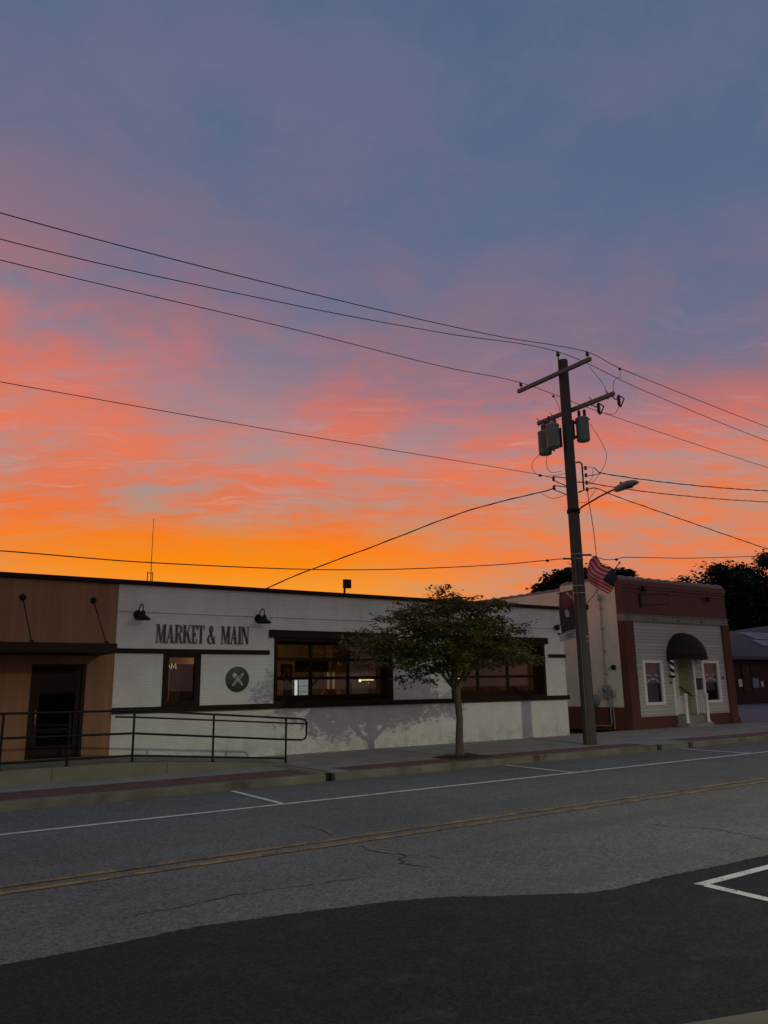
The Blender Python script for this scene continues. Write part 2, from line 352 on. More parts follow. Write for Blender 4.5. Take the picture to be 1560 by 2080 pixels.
M = dict(
    road=asphalt_mat('worn_asphalt', (.165, .170, .166), speck=.30),
    newroad=asphalt_mat('fresh_asphalt', (.032, .033, .038), speck=.28, patch=.28, crack=False),
    ground=mat('ground_soil', (.06, .06, .045), .95, .3, .3),
    concrete=concrete_mat('pavement_concrete', (.30, .285, .25)),
    kerb=mat('kerb_concrete', (.175, .165, .12), .9, .3, 1.3, bmp=.4, bscale=50, dirt=((.07, .055, .032), 1.1)),
    rampc=concrete_mat('ramp_concrete', (.22, .205, .15), 2.4),
    lot=concrete_mat('lot_concrete', (.20, .20, .22), 4.0),
    paver=paver_mat('brick_paver', (.20, .085, .075)),
    white=paint_line_mat('white_road_paint', (.72, .72, .70), .34),
    yellow=paint_line_mat('yellow_road_paint', (.47, .26, .055), .43),
    wbrick=brick_mat('white_painted_brick', (.80, .795, .775), var=.03, bstr=.42, mortar=(.72, .71, .69), grime=.30),
    cream=brick_mat('cream_painted_brick', (.87, .86, .66), var=.03, bstr=.6, stain=(.50, .42, .32), grime=.28),
    brownbrick=brick_mat('brown_painted_brick', (.17, .06, .035), var=.08, bstr=.4),
    redbrick=brick_mat('dark_red_brick', (.135, .052, .038), var=.10, bstr=.4),
    parapet=mat('red_painted_panel', (.135, .042, .040), .7, .15, 1.5, bmp=.15),
    cornice=mat('plum_painted_cornice', (.15, .058, .060), .7, .15, 2),
    siding=board_mat('vinyl_siding', (.50, .49, .45), .135, False, .6, .13),  # wide dark groove: shadow of the laps put into the colour
    olive=board_mat('porch_siding', (.44, .40, .24), .125, False, .55, .07),
    timber=board_mat('warm_timber_cladding', (.31, .158, .084), .14, True, .65, .02),
    dark=mat('dark_brown_metal', (.022, .012, .009), .6, .2, 3, spec=.15),
    black=mat('black_painted_metal', (.011, .010, .010), .5, .25, 5, spec=.2),
    trim=mat('dark_trim_paint', (.026, .014, .011), .65, .2, 3, spec=.12),
    wtrim=mat('white_trim_paint', (.82, .81, .79), .5, .06, 4),
    glass=glass_mat('window_glass'),
    dglass=glass_mat('tinted_glass', (.35, .33, .32), .75), doorglass=glass_mat('dark_door_glass', (.30, .24, .22), .35), bglass=glass_mat('shop_glass', (.70, .70, .72), .8),
    coping=mat('glazed_clay_coping', (.20, .165, .145), .5, .25, 5),
    steel=mat('grey_green_steel', (.20, .23, .21), .6, .2, 4),
    galv=mat('galvanised_metal', (.36, .37, .38), .45, .15, 8, metal=.5),
    grey=mat('transformer_grey', (.19, .22, .235), .5, .12, 5),
    pole=board_mat('weathered_pole_wood', (.085, .075, .068), .05, True, .85, .05),
    arm=mat('weathered_arm_wood', (.17, .155, .15), .85, .3, 20, bmp=.3),
    rubber=mat('cable_sheath', (.020, .017, .017), .6, .1, 5),
    porcelain=mat('brown_porcelain', (.05, .03, .03), .35, .1, 5),
    bark=mat('tree_bark', (.10, .075, .058), .9, .4, 14, bmp=.7, bscale=30),
    darkbark=mat('dark_bark', (.06, .045, .035), .9, .3, 8),
    soil=mat('planting_soil', (.035, .028, .02), .95, .4, 20, bmp=.8, bscale=40),
    leaf=leaf_mat('street_tree_leaf', (.070, .070, .019), (.22, .185, .048)),
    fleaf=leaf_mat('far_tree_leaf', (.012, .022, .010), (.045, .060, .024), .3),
    emblem=mat('green_sign_paint', (.040, .058, .040), .5, .1, 3),
    creamp=mat('cream_sign_paint', (.82, .80, .70), .5, .05, 3),
    letter=mat('sign_letter_metal', (.055, .028, .025), .5, .15, 5),
    awning=mat('maroon_awning_canvas', (.017, .006, .007), .85, .25, 4, bmp=.2, bscale=90),
    roofing=mat('shingle_roof', (.075, .075, .085), .9, .25, 10, bmp=.5, bscale=20),
    panel=mat('solar_panel_glass', (.20, .22, .28), .5, .05, 2),
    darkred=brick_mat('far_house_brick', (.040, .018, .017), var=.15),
    paper=mat('notice_paper', (.62, .58, .52), .8, .08, 6), bpaper=mat('blue_notice_paper', (.20, .22, .38), .8, .1, 6),
    inwall=mat('interior_wall_paint', (.55, .37, .16), .8, .1, 1.2),
    ceiling=mat('interior_ceiling', (.58, .45, .26), .85, .08, 1.5),
    floor=mat('interior_floor', (.12, .075, .045), .5, .2, 2),
    wood=mat('interior_wood', (.16, .075, .03), .5, .25, 6),
    reflgrey=mat('grey_reflection_panel', (.34, .34, .33), .8, .12, 2),  # flat grey that imitates reflection in the barber shop panes
    red=mat('red_upholstery', (.35, .035, .025), .55, .15, 5),
    flagred=mat('flag_red', (.50, .018, .038), .8, .1, 3), flagwhite=mat('flag_white', (.52, .37, .38), .8, .05, 3), flagblue=mat('flag_blue', (.012, .014, .045), .8, .1, 3),
    bannerblue=mat('banner_navy', (.034, .030, .062), .7, .35, 3), bannerred=mat('banner_red', (.15, .038, .06), .7, .3, 3),
    bannerpale=mat('banner_pale', (.44, .43, .50), .7, .2, 5), bannerdark=mat('banner_dark', (.03, .018, .028), .7, .3, 5),
    lampglow=emit_mat('lamp_lens_glow', (1, .86, .62), 18), coolglow=emit_mat('cooler_light', (.85, 1, .88), .30), tubeglow=emit_mat('cooler_tube', (.9, 1, .95), 1.0),
    warmglow=emit_mat('warm_bulb', (1, .78, .42), 2.2), neon=emit_mat('neon_letter', (1, .80, .35), .75), tinyglow=emit_mat('glow_dot', (1, .5, .25), .35),
)

# ------------------------------------------------------------------ ground
S = lambda o: tag(o, kind='structure')
S(MB().quad((-900, -900, -.05), (1200, -900, -.05), (1200, 1300, -.05), (-900, 1300, -.05)).build('ground', M['ground']))
S(MB().quad((-70, 2.0, 0), (160, 2.0, 0), (160, 14.95, 0), (-70, 14.95, 0)).build('road', M['road']))
rnd = random.Random(4)
edge = [(-70, 6.6), (-12, 6.7), (-2, 6.72), (1.13, 6.74), (1.82, 6.72), (2.65, 6.76), (3.49, 6.60), (4.32, 6.42), (4.86, 6.22), (5.27, 5.95), (5.64, 5.72), (6.04, 5.50), (6.4, 5.43), (7.15, 5.46), (7.89, 5.40), (8.9, 5.37), (20, 5.3), (160, 5.3)]
fine_edge = []
for (a, b), (c, d) in zip(edge[:-1], edge[1:]):
    n = max(1, min(160, int(abs(c-a)/.035)))
    for i in range(n): fine_edge.append((a+(c-a)*i/n, b+(d-b)*i/n + rnd.uniform(-.014, .014)))
fine_edge.append(edge[-1])
patch = MB()
for (a, b), (c, d) in zip(fine_edge[:-1], fine_edge[1:]): patch.quad((a, 2.0, .004), (c, 2.0, .004), (c, d, .004), (a, b, .004))
S(patch.build('fresh_asphalt_strip', M['newroad']))
# near pavement (camera stands on it)
near = [(-70, 4.7), (-6, 4.45), (1, 3.72), (3, 3.21), (3.9, 2.97), (4.44, 2.80), (5.4, 2.64), (8, 2.58), (160, 2.58)]
nk = MB()
for (a, b), (c, d) in zip(near[:-1], near[1:]): nk.prism_xy([(a, b-.16), (c, d-.16), (c, d), (a, b)], -.03, .15)
S(nk.build('near_kerb', M['kerb']))
nw = MB()
for (a, b), (c, d) in zip(near[:-1], near[1:]): nw.quad((a, -8, .148), (c, -8, .148), (c, d-.16, .148), (a, b-.16, .148))
S(nw.build('near_pavement', M['concrete']))
# painted markings
mk = MB(); Z = .008
mk.quad((-70, 12.49, Z), (160, 12.49, Z), (160, 12.61, Z), (-70, 12.61, Z))
for x in (-8.1, -.9, 6.33, 13.55, 20.57, 27.8, 35.): mk.quad((x, 12.63, Z), (x+.11, 12.63, Z), (x+.11, 14.80, Z), (x, 14.80, Z))
S(mk.build('parking_lane_marking', M['white']))
ym = MB()
for a in (8.93, 9.23): ym.quad((-70, a, Z), (160, a, Z), (160, a+.115, Z), (-70, a+.115, Z))
S(ym.build('centre_line', M['yellow']))
nm = MB(); nm.quad((7.12, 4.98, Z), (60, 4.98, Z), (60, 5.09, Z), (7.08, 5.09, Z)); nm.quad((7.02, 3.0, Z), (7.14, 3.0, Z), (7.20, 4.98, Z), (7.08, 4.98, Z))
nm.quad((13.2, 3.0, Z), (13.32, 3.0, Z), (13.32, 4.98, Z), (13.2, 4.98, Z))
S(nm.build('near_parking_marking', M['white']))

crk = MB(); cr_ = random.Random(17)
def crack(pts, w):
    out = []
    for (a, b), (c, d) in zip(pts[:-1], pts[1:]):
        n = max(2, int(math.hypot(c-a, d-b)/.07))
        for i in range(n): out.append((a+(c-a)*i/n+cr_.gauss(0, .022), b+(d-b)*i/n+cr_.gauss(0, .022), w*cr_.uniform(.25, 1.3)))
    out.append((*pts[-1], w*.2))
    for p, q in zip(out[:-1], out[1:]):
        dx, dy = q[0]-p[0], q[1]-p[1]; L = math.hypot(dx, dy) or 1; nx, ny = -dy/L, dx/L
        crk.quad((p[0]-nx*p[2], p[1]-ny*p[2], .004), (q[0]-nx*q[2], q[1]-ny*q[2], .004), (q[0]+nx*q[2], q[1]+ny*q[2], .004), (p[0]+nx*p[2], p[1]+ny*p[2], .004))
crack([(5.55, 8.75), (5.45, 8.3), (5.62, 7.95), (5.35, 7.6), (5.5, 7.25)], .011); crack([(5.62, 7.95), (5.85, 7.8), (5.9, 7.5)], .007)
crack([(5.55, 9.5), (5.7, 10.1), (5.6, 10.5)], .008); crack([(12.4, 13.9), (13.5, 13.8), (14.3, 13.95)], .014); crack([(2.2, 7.4), (3.4, 7.5), (4.6, 7.35)], .006); crack([(9.5, 7.4), (9.9, 6.6), (9.7, 5.9)], .009); crack([(16.5, 13.3), (17.4, 13.2)], .03)
S(crk.build('road_crack', M['black']))

# far pavement with a real kerb, drain openings cut through it
gaps = [(8.56, 8.78), (19.68, 19.90), (21.18, 21.42)]
xs = [-70]
for a, b in gaps: xs += [a, b]
xs.append(160)
kb = MB()
for a, b in zip(xs[0::2], xs[1::2]): kb.box(a, b, 14.90, 15.09, -.04, .152)
S(kb.build('kerb', M['kerb'], bevel=.018))
gut = MB()
for a, b in gaps: gut.box(a, b, 15.04, 15.09, -.04, .146)
S(gut.build('drain_dark_fill', M['black']))  # black blocks closing the gaps, painted darkness of the hollow behind
S(MB().quad((-70, 15.09, .150), (160, 15.09, .150), (160, 20.2, .150), (-70, 20.2, .150)).build('pavement', M['concrete']))
bs = MB(); bz = .154
for a, b, y1 in ((-70, 8.42, 16.3), (9.30, 19.6, 15.95), (21.7, 33.0, 16.05), (37, 160, 16.05)): bs.quad((a, 15.14, bz), (b, 15.14, bz), (b, y1, bz), (a, y1, bz))
S(bs.build('brick_paving_strip', M['paver']))
S(MB().quad((32.9, 16.3, .156), (70, 16.3, .156), (90, 60, .156), (32.9, 60, .156)).build('parking_lot', M['lot']))
tr = MB()
for y0, y1, x0, x1 in ((15.95, 19.85, 8.50, 8.60), (15.95, 19.85, 8.76, 8.86)): tr.quad((x0, y0-.8, .158), (x1, y0-.8, .158), (x1, 17.4, .158), (x0, 17.4, .158))
S(tr.build('drain_channel_edge', M['kerb']))
S(MB().prism_xy([(12.5, 15.45), (13.0, 15.32), (13.75, 15.4), (13.95, 15.9), (13.8, 16.5), (13.1, 16.62), (12.55, 16.4)], .12, .162).build('tree_pit_soil', M['soil']))

# ------------------------------------------------------------------ timber fronted shop
YW = 19.9
def wall_holes(b, x0, x1, z0, z1, y0, y1, holes):
    """slab with rectangular openings: separate blocks butted end to end"""
    xs = sorted({x0, x1} | {h[0] for h in holes} | {h[1] for h in holes}); zs = sorted({z0, z1} | {h[2] for h in holes} | {h[3] for h in holes})
    X = {v: i for i, v in enumerate(xs)}
    solid = [[not any(h[0] <= (xs[i]+xs[i+1])/2 <= h[1] and h[2] <= (zs[j]+zs[j+1])/2 <= h[3] for h in holes) for j in range(len(zs)-1)] for i in range(len(xs)-1)]
    for i in range(len(xs)-1):
        for j in range(len(zs)-1):
            if not solid[i][j]: continue
            a, c, e, f = xs[i], xs[i+1], zs[j], zs[j+1]
            b.quad((a, y0, e), (c, y0, e), (c, y0, f), (a, y0, f)); b.quad((c, y1, e), (a, y1, e), (a, y1, f), (c, y1, f))
            nb = lambda ii, jj: 0 <= ii < len(xs)-1 and 0 <= jj < len(zs)-1 and solid[ii][jj]
            if not nb(i-1, j): b.quad((a, y0, e), (a, y0, f), (a, y1, f), (a, y1, e))
            if not nb(i+1, j): b.quad((c, y0, e), (c, y1, e), (c, y1, f), (c, y0, f))
            if not nb(i, j-1): b.quad((a, y0, e), (a, y1, e), (c, y1, e), (c, y0, e))
            if not nb(i, j+1): b.quad((a, y0, f), (c, y0, f), (c, y1, f), (a, y1, f))
shop = thing('timber_shop', (0, YW, .15), 'timber clad shop front with dark glazed door at left edge', 'building')
w = MB(); wall_holes(w, -6, 5.37, .10, 4.6, YW, YW+.3, [(3.48, 4.71, .43, 2.59)]); w.box(-6, -5.7, YW+.3, 32, .1, 4.6)
w.build('wall', M['timber'], shop)
MB().box(-6, 5.37, YW+.31, 32, 4.30, 4.42).build('roof', M['roofing'], shop)
MB().box(-6.1, 5.37, YW-.09, YW+.36, 4.6, 4.715).build('coping', M['dark'], shop, bevel=.01)
dr = MB(); dr.box(3.483, 3.57, YW-.02, YW+.12, .43, 2.587).box(4.62, 4.707, YW-.02, YW+.12, .43, 2.587).box(3.57, 4.62, YW-.018, YW+.12, 2.47, 2.585)
dob = dr.build('door_frame', M['dark'], shop)
d = MB(); d.box(3.57, 3.69, YW+.03, YW+.08, .45, 2.47).box(4.50, 4.62, YW+.03, YW+.08, .45, 2.47).box(3.69, 4.50, YW+.032, YW+.078, 2.35, 2.47).box(3.69, 4.50, YW+.032, YW+.078, .45, .72)
door = d.build('door', M['dark'], shop)
MB().box(3.69, 4.50, YW+.05, YW+.06, .72, 2.35).build('pane', M['doorglass'], door)
MB().tube([(3.63, YW+.03, 1.2), (3.63, YW-.03, 1.22), (3.63, YW-.03, 1.5), (3.63, YW+.03, 1.52)], .012).build('handle', M['galv'], door)
MB().box(2.9, 5.2, YW+1.6, YW+1.7, .3, 3).build('inner_partition', M['black'], shop)
can = MB().box(-5, 5.02, 18.45, YW-.005, 2.80, 3.02).build('canopy', M['dark'], shop, bevel=.01)
for x in (.2, 3.16, 4.78):
    MB().tube([(x-.02, YW-.02, 4.14), (x+.06, 18.72, 3.03)], .014).lathe([(0, -.03), (.075, -.03), (.075, 0), (0, 0)], (x-.02, YW, 4.15), 'Y', 12).box(x+.02, x+.10, 18.67, 18.78, 3.021, 3.08).build('tie_rod', M['black'], can)

# ------------------------------------------------------------------ white brick market building
mkt = thing('brick_market', (13.4, YW, .15), 'long low white painted brick market building with dark bands and big windows', 'building')
H1, H2, H3 = (6.63, 7.58, 1.54, 2.86), (9.75, 13.80, 1.54, 3.34), (16.10, 20.42, 1.54, 3.34)
w = MB(); wall_holes(w, 5.372, 21.44, .10, 4.6, YW, YW+.32, [H1, H2, H3])
w.box(21.12, 21.44, YW+.32, 36, .1, 4.6)
w.build('wall', M['wbrick'], mkt)
MB().box(5.373, 21.118, YW+.325, 36, 4.30, 4.42).build('roof', M['roofing'], mkt)
MB().box(5.372, 21.50, YW-.09, YW+.36, 4.6, 4.715).box(21.06, 21.50, YW+.36, 36, 4.6, 4.715).build('coping', M['dark'], mkt, bevel=.01)
for a, b in ((5.375, 9.60), (13.98, 15.92), (20.58, 21.47)): MB().box(a, b, YW-.045, YW-.002, 2.865, 2.985).build('upper_band', M['trim'], mkt, bevel=.006)
MB().box(5.375, 21.50, YW-.085, YW-.002, 1.395, 1.538).build('sill_band', M['trim'], mkt, bevel=.008)
for a, b in ((9.58, 13.97), (15.94, 20.55)): MB().box(a, b, YW-.09, YW-.003, 3.345, 3.555).build('window_header', M['trim'], mkt, bevel=.008)
# small display window
f = MB(); y0, y1 = YW-.03, YW+.10
f.box(6.60, 6.75, y0, y1, 1.541, 2.862).box(7.45, 7.61, y0, y1, 1.541, 2.862).box(6.75, 7.45, y0+.002, y1, 2.77, 2.86).box(6.75, 7.45, y0+.002, y1, 1.542, 1.66)
fr = f.build('display_window_frame', M['trim'], mkt, bevel=.006)
MB().box(6.75, 7.45, YW+.04, YW+.05, 1.66, 2.77).build('pane', M['glass'], fr)
# the two large sectional windows, set back in black lined openings
def big_window(x0, x1):
    z0, z1 = 1.54, 3.34; ya, yb = YW+.36, YW+.44
    lin_ = MB(); lin_.box(x0+.003, x0+.10, YW-.02, yb, z0+.002, z1-.002).box(x1-.10, x1-.003, YW-.02, yb, z0+.002, z1-.002).box(x0+.10, x1-.10, YW-.018, yb, z1-.09, z1-.003).box(x0+.10, x1-.10, YW-.018, yb, z0+.002, z0+.06)
    fr = lin_.build('window_frame', M['trim'], mkt)
    a, b = x0+.10, x1-.10; zs = [z0+.06, z0+.20, 2.22, 2.76, z1-.09]; w_ = (b-a)
    m = MB(); cols = [a+w_*k/3 for k in range(4)]
    for k, c in enumerate(cols):
        c0 = c if k == 0 else c-.045 if k < 3 else c-.09
        m.box(c0, c0+.09, ya, yb, zs[0], zs[-1])
    for k in range(3):
        l = cols[k] + (.09 if k == 0 else .045); r = cols[k+1] - (.09 if k == 2 else .045)
        m.box(l, r, ya+.003, yb-.003, zs[0], zs[1]); m.box(l, r, ya+.003, yb-.003, zs[4]-.07, zs[4])
        for zz in zs[2:4]: m.box(l, r, ya+.003, yb-.003, zz-.045, zz+.045)
    sash = m.build('glazing_bars', M['dark'], mkt, bevel=.004)
    for k in range(3):
        l = cols[k] + (.09 if k == 0 else .045); r = cols[k+1] - (.09 if k == 2 else .045)
        for e, h in ((zs[1], zs[2]-.045), (zs[2]+.045, zs[3]-.045), (zs[3]+.045, zs[4]-.07)):
            MB().box(l, r, ya+.035, ya+.043, e, h).build('pane', M['glass'], sash)
big_window(H2[0], H2[1]); big_window(H3[0], H3[1])
# rooms behind the glass
rm = MB(); X0, X1, Y0, Y1 = 5.75, 21.1, YW+.33, 27.5
rm.quad((X0, Y1, .2), (X1, Y1, .2), (X1, Y1, 3.6), (X0, Y1, 3.6)).quad((X0, Y0, .2), (X0, Y1, .2), (X0, Y1, 3.6), (X0, Y0, 3.6)).quad((X1, Y1, .2), (X1, Y0, .2), (X1, Y0, 3.6), (X1, Y1, 3.6))
rm.box(8.6, 8.7, Y0+.01, 25, .2, 3.59)
rm.build('interior_wall', M['inwall'], mkt)
MB().quad((X0, Y0, .2), (X1, Y0, .2), (X1, Y1, .2), (X0, Y1, .2)).build('interior_floor', M['floor'], mkt)
MB().quad((X0, Y0, 3.6), (X0, Y1, 3.6), (X1, Y1, 3.6), (X1, Y0, 3.6)).build('interior_ceiling', M['ceiling'], mkt)
bh = MB(); bh.box(14.02, 14.55, 23.9, 24.4, .2, 3.58); bh.box(14.55, 20.9, 24.1, 24.3, 3.02, 3.58)
bh.build('interior_bulkhead', M['wood'], mkt)
MB().tube([(5.4, YW-.02, 3.92), (21.0, YW-.02, 3.915)], .014, 6).build('conduit', M['wbrick'], mkt)
# raised metal lettering
def stroke(b, pts, y0, k):
    """flat letter stroke: list of (x, z, half width across x/z)"""
    L, R = [], []
    for i, (x, z, h) in enumerate(pts):
        a = pts[max(i-1, 0)]; c = pts[min(i+1, len(pts)-1)]; t = Vector((c[0]-a[0], c[1]-a[1])); t.normalize()
        L.append((x-t.y*h, z+t.x*h)); R.append((x+t.y*h, z-t.x*h))
    for i in range(len(pts)-1): b.prism_xz([R[i], R[i+1], L[i+1], L[i]], y0-.0006*k, YW-.004)
def letters(ch, x, wd, z0, h, b, kk=[0]):
    P = lambda u, v: (x+u*wd, z0+v*h)
    y0 = YW-.030
    def poly(*uv):
        kk[0] = (kk[0]+1) % 17; b.prism_xz([P(*q) for q in uv], y0-.0007*kk[0], YW-.004)
    def stem(u0, u1, v0=0, v1=1): poly((u0, v0), (u1, v0), (u1, v1), (u0, v1))
    def serif(u, v, half, t=.035): poly((u-half, v), (u+half, v), (u+half, v+t), (u-half, v+t))
    if ch == 'M':
        stem(.10, .16); stem(.72, .92); poly((.10, 1), (.30, 1), (.55, .05), (.46, 0)); poly((.46, 0), (.52, 0), (.76, 1), (.70, 1))
        for u in (.13, .82): serif(u, 0, .14 if u < .5 else .18)
        serif(.14, .965, .14); serif(.84, .965, .15)
    elif ch == 'A':
        poly((.10, 0), (.16, 0), (.50, .92), (.46, 1)); poly((.62, 0), (.88, 0), (.58, 1), (.42, 1)); poly((.24, .30), (.70, .30), (.69, .335), (.25, .335))
        serif(.12, 0, .13); serif(.76, 0, .22)
    elif ch == 'R':
        stem(.12, .36); serif(.24, 0, .20); serif(.24, .965, .20)
        pts = [(.36, .98, .02), (.60, .975, .03), (.80, .88, .09), (.83, .75, .115), (.78, .61, .09), (.60, .52, .03), (.36, .51, .02)]
        stroke(b, [(x+u*wd, z0+v*h, q*wd) for u, v, q in pts], y0, 5)
        poly((.46, .50), (.66, .52), (.99, 0), (.72, 0))
    elif ch == 'K':
        stem(.10, .36); serif(.23, 0, .20); serif(.23, .965, .20); poly((.36, .38), (.36, .45), (.80, 1), (.88, 1)); poly((.47, .52), (.60, .66), (.98, 0), (.70, 0)); serif(.84, .965, .14); serif(.84, 0, .17)
    elif ch == 'E':
        stem(.14, .42); poly((.05, 0), (.88, 0), (.88, .045), (.05, .045)); poly((.05, .955), (.86, .955), (.86, 1), (.05, 1)); poly((.42, .485), (.66, .485), (.66, .52), (.42, .52))
        poly((.80, .045), (.88, .045), (.90, .25), (.84, .25)); poly((.78, .955), (.86, .955), (.87, .78), (.82, .78)); poly((.60, .40), (.66, .40), (.66, .60), (.60, .60))
    elif ch == 'T':
        stem(.38, .64); serif(.51, 0, .22); poly((.02, .955), (.98, .955), (.98, 1), (.02, 1)); poly((.02, .955), (.10, .955), (.05, .76), (.0, .76)); poly((.90, .955), (.98, .955), (1.0, .76), (.95, .76))
    elif ch == 'I':
        stem(.28, .74); serif(.51, 0, .42); serif(.51, .965, .42)
    elif ch == 'N':
        stem(.10, .165); stem(.84, .90); poly((.08, 1), (.34, 1), (.90, 0), (.72, 0)); serif(.13, 0, .14); serif(.86, .965, .14); serif(.16, .965, .14)
    elif ch == '&':
        pts = [(.98, .44, .02), (.86, .22, .03), (.64, .04, .05), (.36, .0, .06), (.14, .10, .10), (.08, .26, .11), (.20, .42, .07), (.44, .56, .05), (.62, .72, .06), (.66, .86, .07), (.56, .98, .04), (.40, .985, .05), (.30, .88, .09), (.32, .74, .11), (.48, .50, .12), (.70, .22, .12), (.98, .0, .09)]
        stroke(b, [(x+u*wd, z0+v*h+.0*h, q*wd) for u, v, q in pts], y0, 8)
sign = thing('shop_sign', (7.66, YW, 3.14), 'raised brown serif letters reading MARKET & MAIN on white brick', 'sign')
Z0, HH = 3.140, .475
for ch, a, b_ in (('M', 6.37, 6.645), ('A', 6.645, 6.86), ('R', 6.865, 7.075), ('K', 7.08, 7.315), ('E', 7.325, 7.485), ('T', 7.485, 7.675), ('&', 7.765, 7.985), ('M', 8.145, 8.42), ('A', 8.42, 8.635), ('I', 8.64, 8.745), ('N', 8.745, 8.965)):
    lb = MB(); letters(ch, a, b_-a, Z0, HH, lb); lb.build('letter', M['letter'], sign, recalc=True)
# round emblem
em = thing('round_sign', (8.66, YW, 2.2), 'round dark green sign with crossed fork and knife on white brick', 'sign')
c0 = (8.66, YW, 2.2)
MB().lathe([(0, -.030), (.325, -.030), (.338, -.022), (.338, 0)], c0, 'Y', 48).build('disc', M['emblem'], em)
def rot_poly(pts, ang, cx, cz): return [(cx+u*math.cos(ang)-v*math.sin(ang), cz+u*math.sin(ang)+v*math.cos(ang)) for u, v in pts]
def outline(b, pts, t, ang, y):
    n = len(pts); q = rot_poly(pts, ang, 8.66, 2.2)
    for i in range(n):
        p0, p1 = Vector(q[i]), Vector(q[(i+1) % n]); d_ = (p1-p0)
        if d_.length < 1e-6: continue
        nrm = Vector((-d_.y, d_.x)).normalized()*t
        b.prism_xz([tuple(p0-nrm), tuple(p1-nrm), tuple(p1+nrm), tuple(p0+nrm)], y-.0004*i, YW-.0305)
fk = MB(); outline(fk, [(-.020, -.20), (.020, -.20), (.018, .03), (.045, .07), (.045, .19), (.028, .19), (.026, .10), (.010, .10), (.010, .19), (-.010, .19), (-.010, .10), (-.026, .10), (-.028, .19), (-.045, .19), (-.045, .07), (-.018, .03)], .006, R_(42), YW-.040)
fk.build('fork', M['creamp'], em)
kn = MB(); outline(kn, [(-.024, -.21), (.024, -.21), (.024, -.02), (.036, .02), (.036, .15), (.020, .20), (-.005, .215), (-.024, .0)], .006, R_(-42), YW-.050)
kn.build('knife', M['creamp'], em)
# barn lamps
bl = thing('barn_lamp', (5.88, YW, 3.88), 'brown gooseneck barn lamp above the left end of the sign', 'wall lamp', 'barn lamps on the white brick front', local=True)
MB().lathe([(0, -.05), (.10, -.05), (.115, -.03), (.115, 0)], (0, 0, -.04), 'Y', 20).build('wall_plate', M['dark'], bl)
MB().tube([(0, -.04, -.02), (.0, -.10, .10), (.01, -.18, .19), (.02, -.26, .21), (.03, -.32, .16), (.03, -.34, .02), (.03, -.34, -.02)], .016, 8).build('gooseneck', M['dark'], bl)
MB().lathe([(0, .03), (.045, .03), (.055, -.03), (.07, -.08), (.15, -.13), (.19, -.17), (.195, -.195), (.185, -.19), (.14, -.14), (.05, -.09), (0, -.085)], (.03, -.34, 0), 'Z', 24).build('shade', M['dark'], bl)
copy_thing(bl, (9.24, YW, 3.90), 'brown gooseneck barn lamp near the top left corner of the first window')
# small black flood light on the right end, junction box at the corner
fl = thing('flood_light', (21.03, YW, 3.94), 'small black round flood light at the right end of the white wall', 'wall lamp')
MB().lathe([(0, -.16), (.10, -.16), (.11, -.12), (.075, -.05), (.05, 0)], (21.03, YW, 3.94), 'Y', 16).build('lamp_head', M['black'], fl)
MB().tube([(21.08, YW-.03, 3.94), (21.25, YW-.04, 3.99), (21.36, YW-.03, 4.2), (21.40, YW-.02, 4.5)], .012, 6).build('cable', M['black'], fl)
jb = thing('meter_can', (21.52, 20.1, 1.3), 'small round grey green meter can at the corner beside the sill band', 'utility box')
MB().lathe([(0, -.10), (.13, -.10), (.15, -.06), (.15, .10), (.10, .13), (0, .13)], (21.57, 20.1, 1.55), 'Y', 18).box(21.441, 21.62, 20.05, 20.2, 1.40, 1.70).build('can', M['steel'], jb)
# things inside
CX = 12.42
ck = thing('drinks_cooler', (CX+.27, 24.1, .2), 'upright glass front cooler glowing white inside the first window', 'fridge')
MB().box(CX-.06, CX+.60, 23.83, 24.5, .2, 2.30).build('cabinet', M['black'], ck)
MB().box(CX, CX+.54, 23.805, 23.825, 1.60, 2.22).build('lit_interior', M['coolglow'], ck); MB().box(CX+.03, CX+.12, 23.79, 23.804, 1.62, 2.20).build('light_tube', M['tubeglow'], ck)
for z in (1.80, 2.0): MB().box(CX+.17, CX+.54, 23.78, 23.804, z, z+.02).build('shelf', M['galv'], ck)
MB().box(CX-.06, CX, 23.77, 23.828, .25, 2.28).box(CX+.54, CX+.60, 23.77, 23.828, .25, 2.28).box(CX, CX+.54, 23.772, 23.828, 2.22, 2.28).box(CX, CX+.54, 23.772, 23.828, .25, 1.60).box(CX+.14, CX+.17, 23.77, 23.80, 1.60, 2.22).build('door_frame', M['galv'], ck)
for k in range(6): tag(MB().lathe([(0, 0), (.03, 0), (.03, .14), (.012, .19), (.012, .24), (0, .24)], (CX+.20+.07*k, 22.4, 1.30+.34*(k in (1, 4))*0), 'Z', 8).build('bottle', M['black']), 'dark bottle standing on the counter in front of the lit cooler', 'bottle', 'bottles on the counter')
wk = thing('wall_clock', (14.28, 23.89, 2.75), 'small pale round clock on the dark inner column', 'clock')
MB().lathe([(0, -.02), (.10, -.02), (.115, 0), (.115, .02)], (14.28, 23.87, 2.78), 'Y', 20).build('face', M['galv'], wk); MB().box(14.275, 14.287, 23.84, 23.848, 2.78, 2.86).box(14.28, 14.34, 23.84, 23.848, 2.774, 2.786).build('hands', M['black'], wk)
for x, lb in ((13.52, 'slim pale post left of the dark inner column, the farther left one'), (13.72, 'slim pale post standing beside the dark inner column')): tag(MB().box(x, x+.06, 23.4, 23.46, .2, 2.46).build('slim_post', M['wtrim']), lb, 'post', 'pale posts inside the market')
bh_ = thing('booth_bench', (13.25, 21.9, .2), 'dark curved booth bench behind the first window', 'bench')
bp_ = [(12.95, 1.02), (13.0, 1.68), (13.15, 1.86), (13.4, 1.92), (13.65, 1.84), (13.85, 1.66), (13.95, 1.02)]
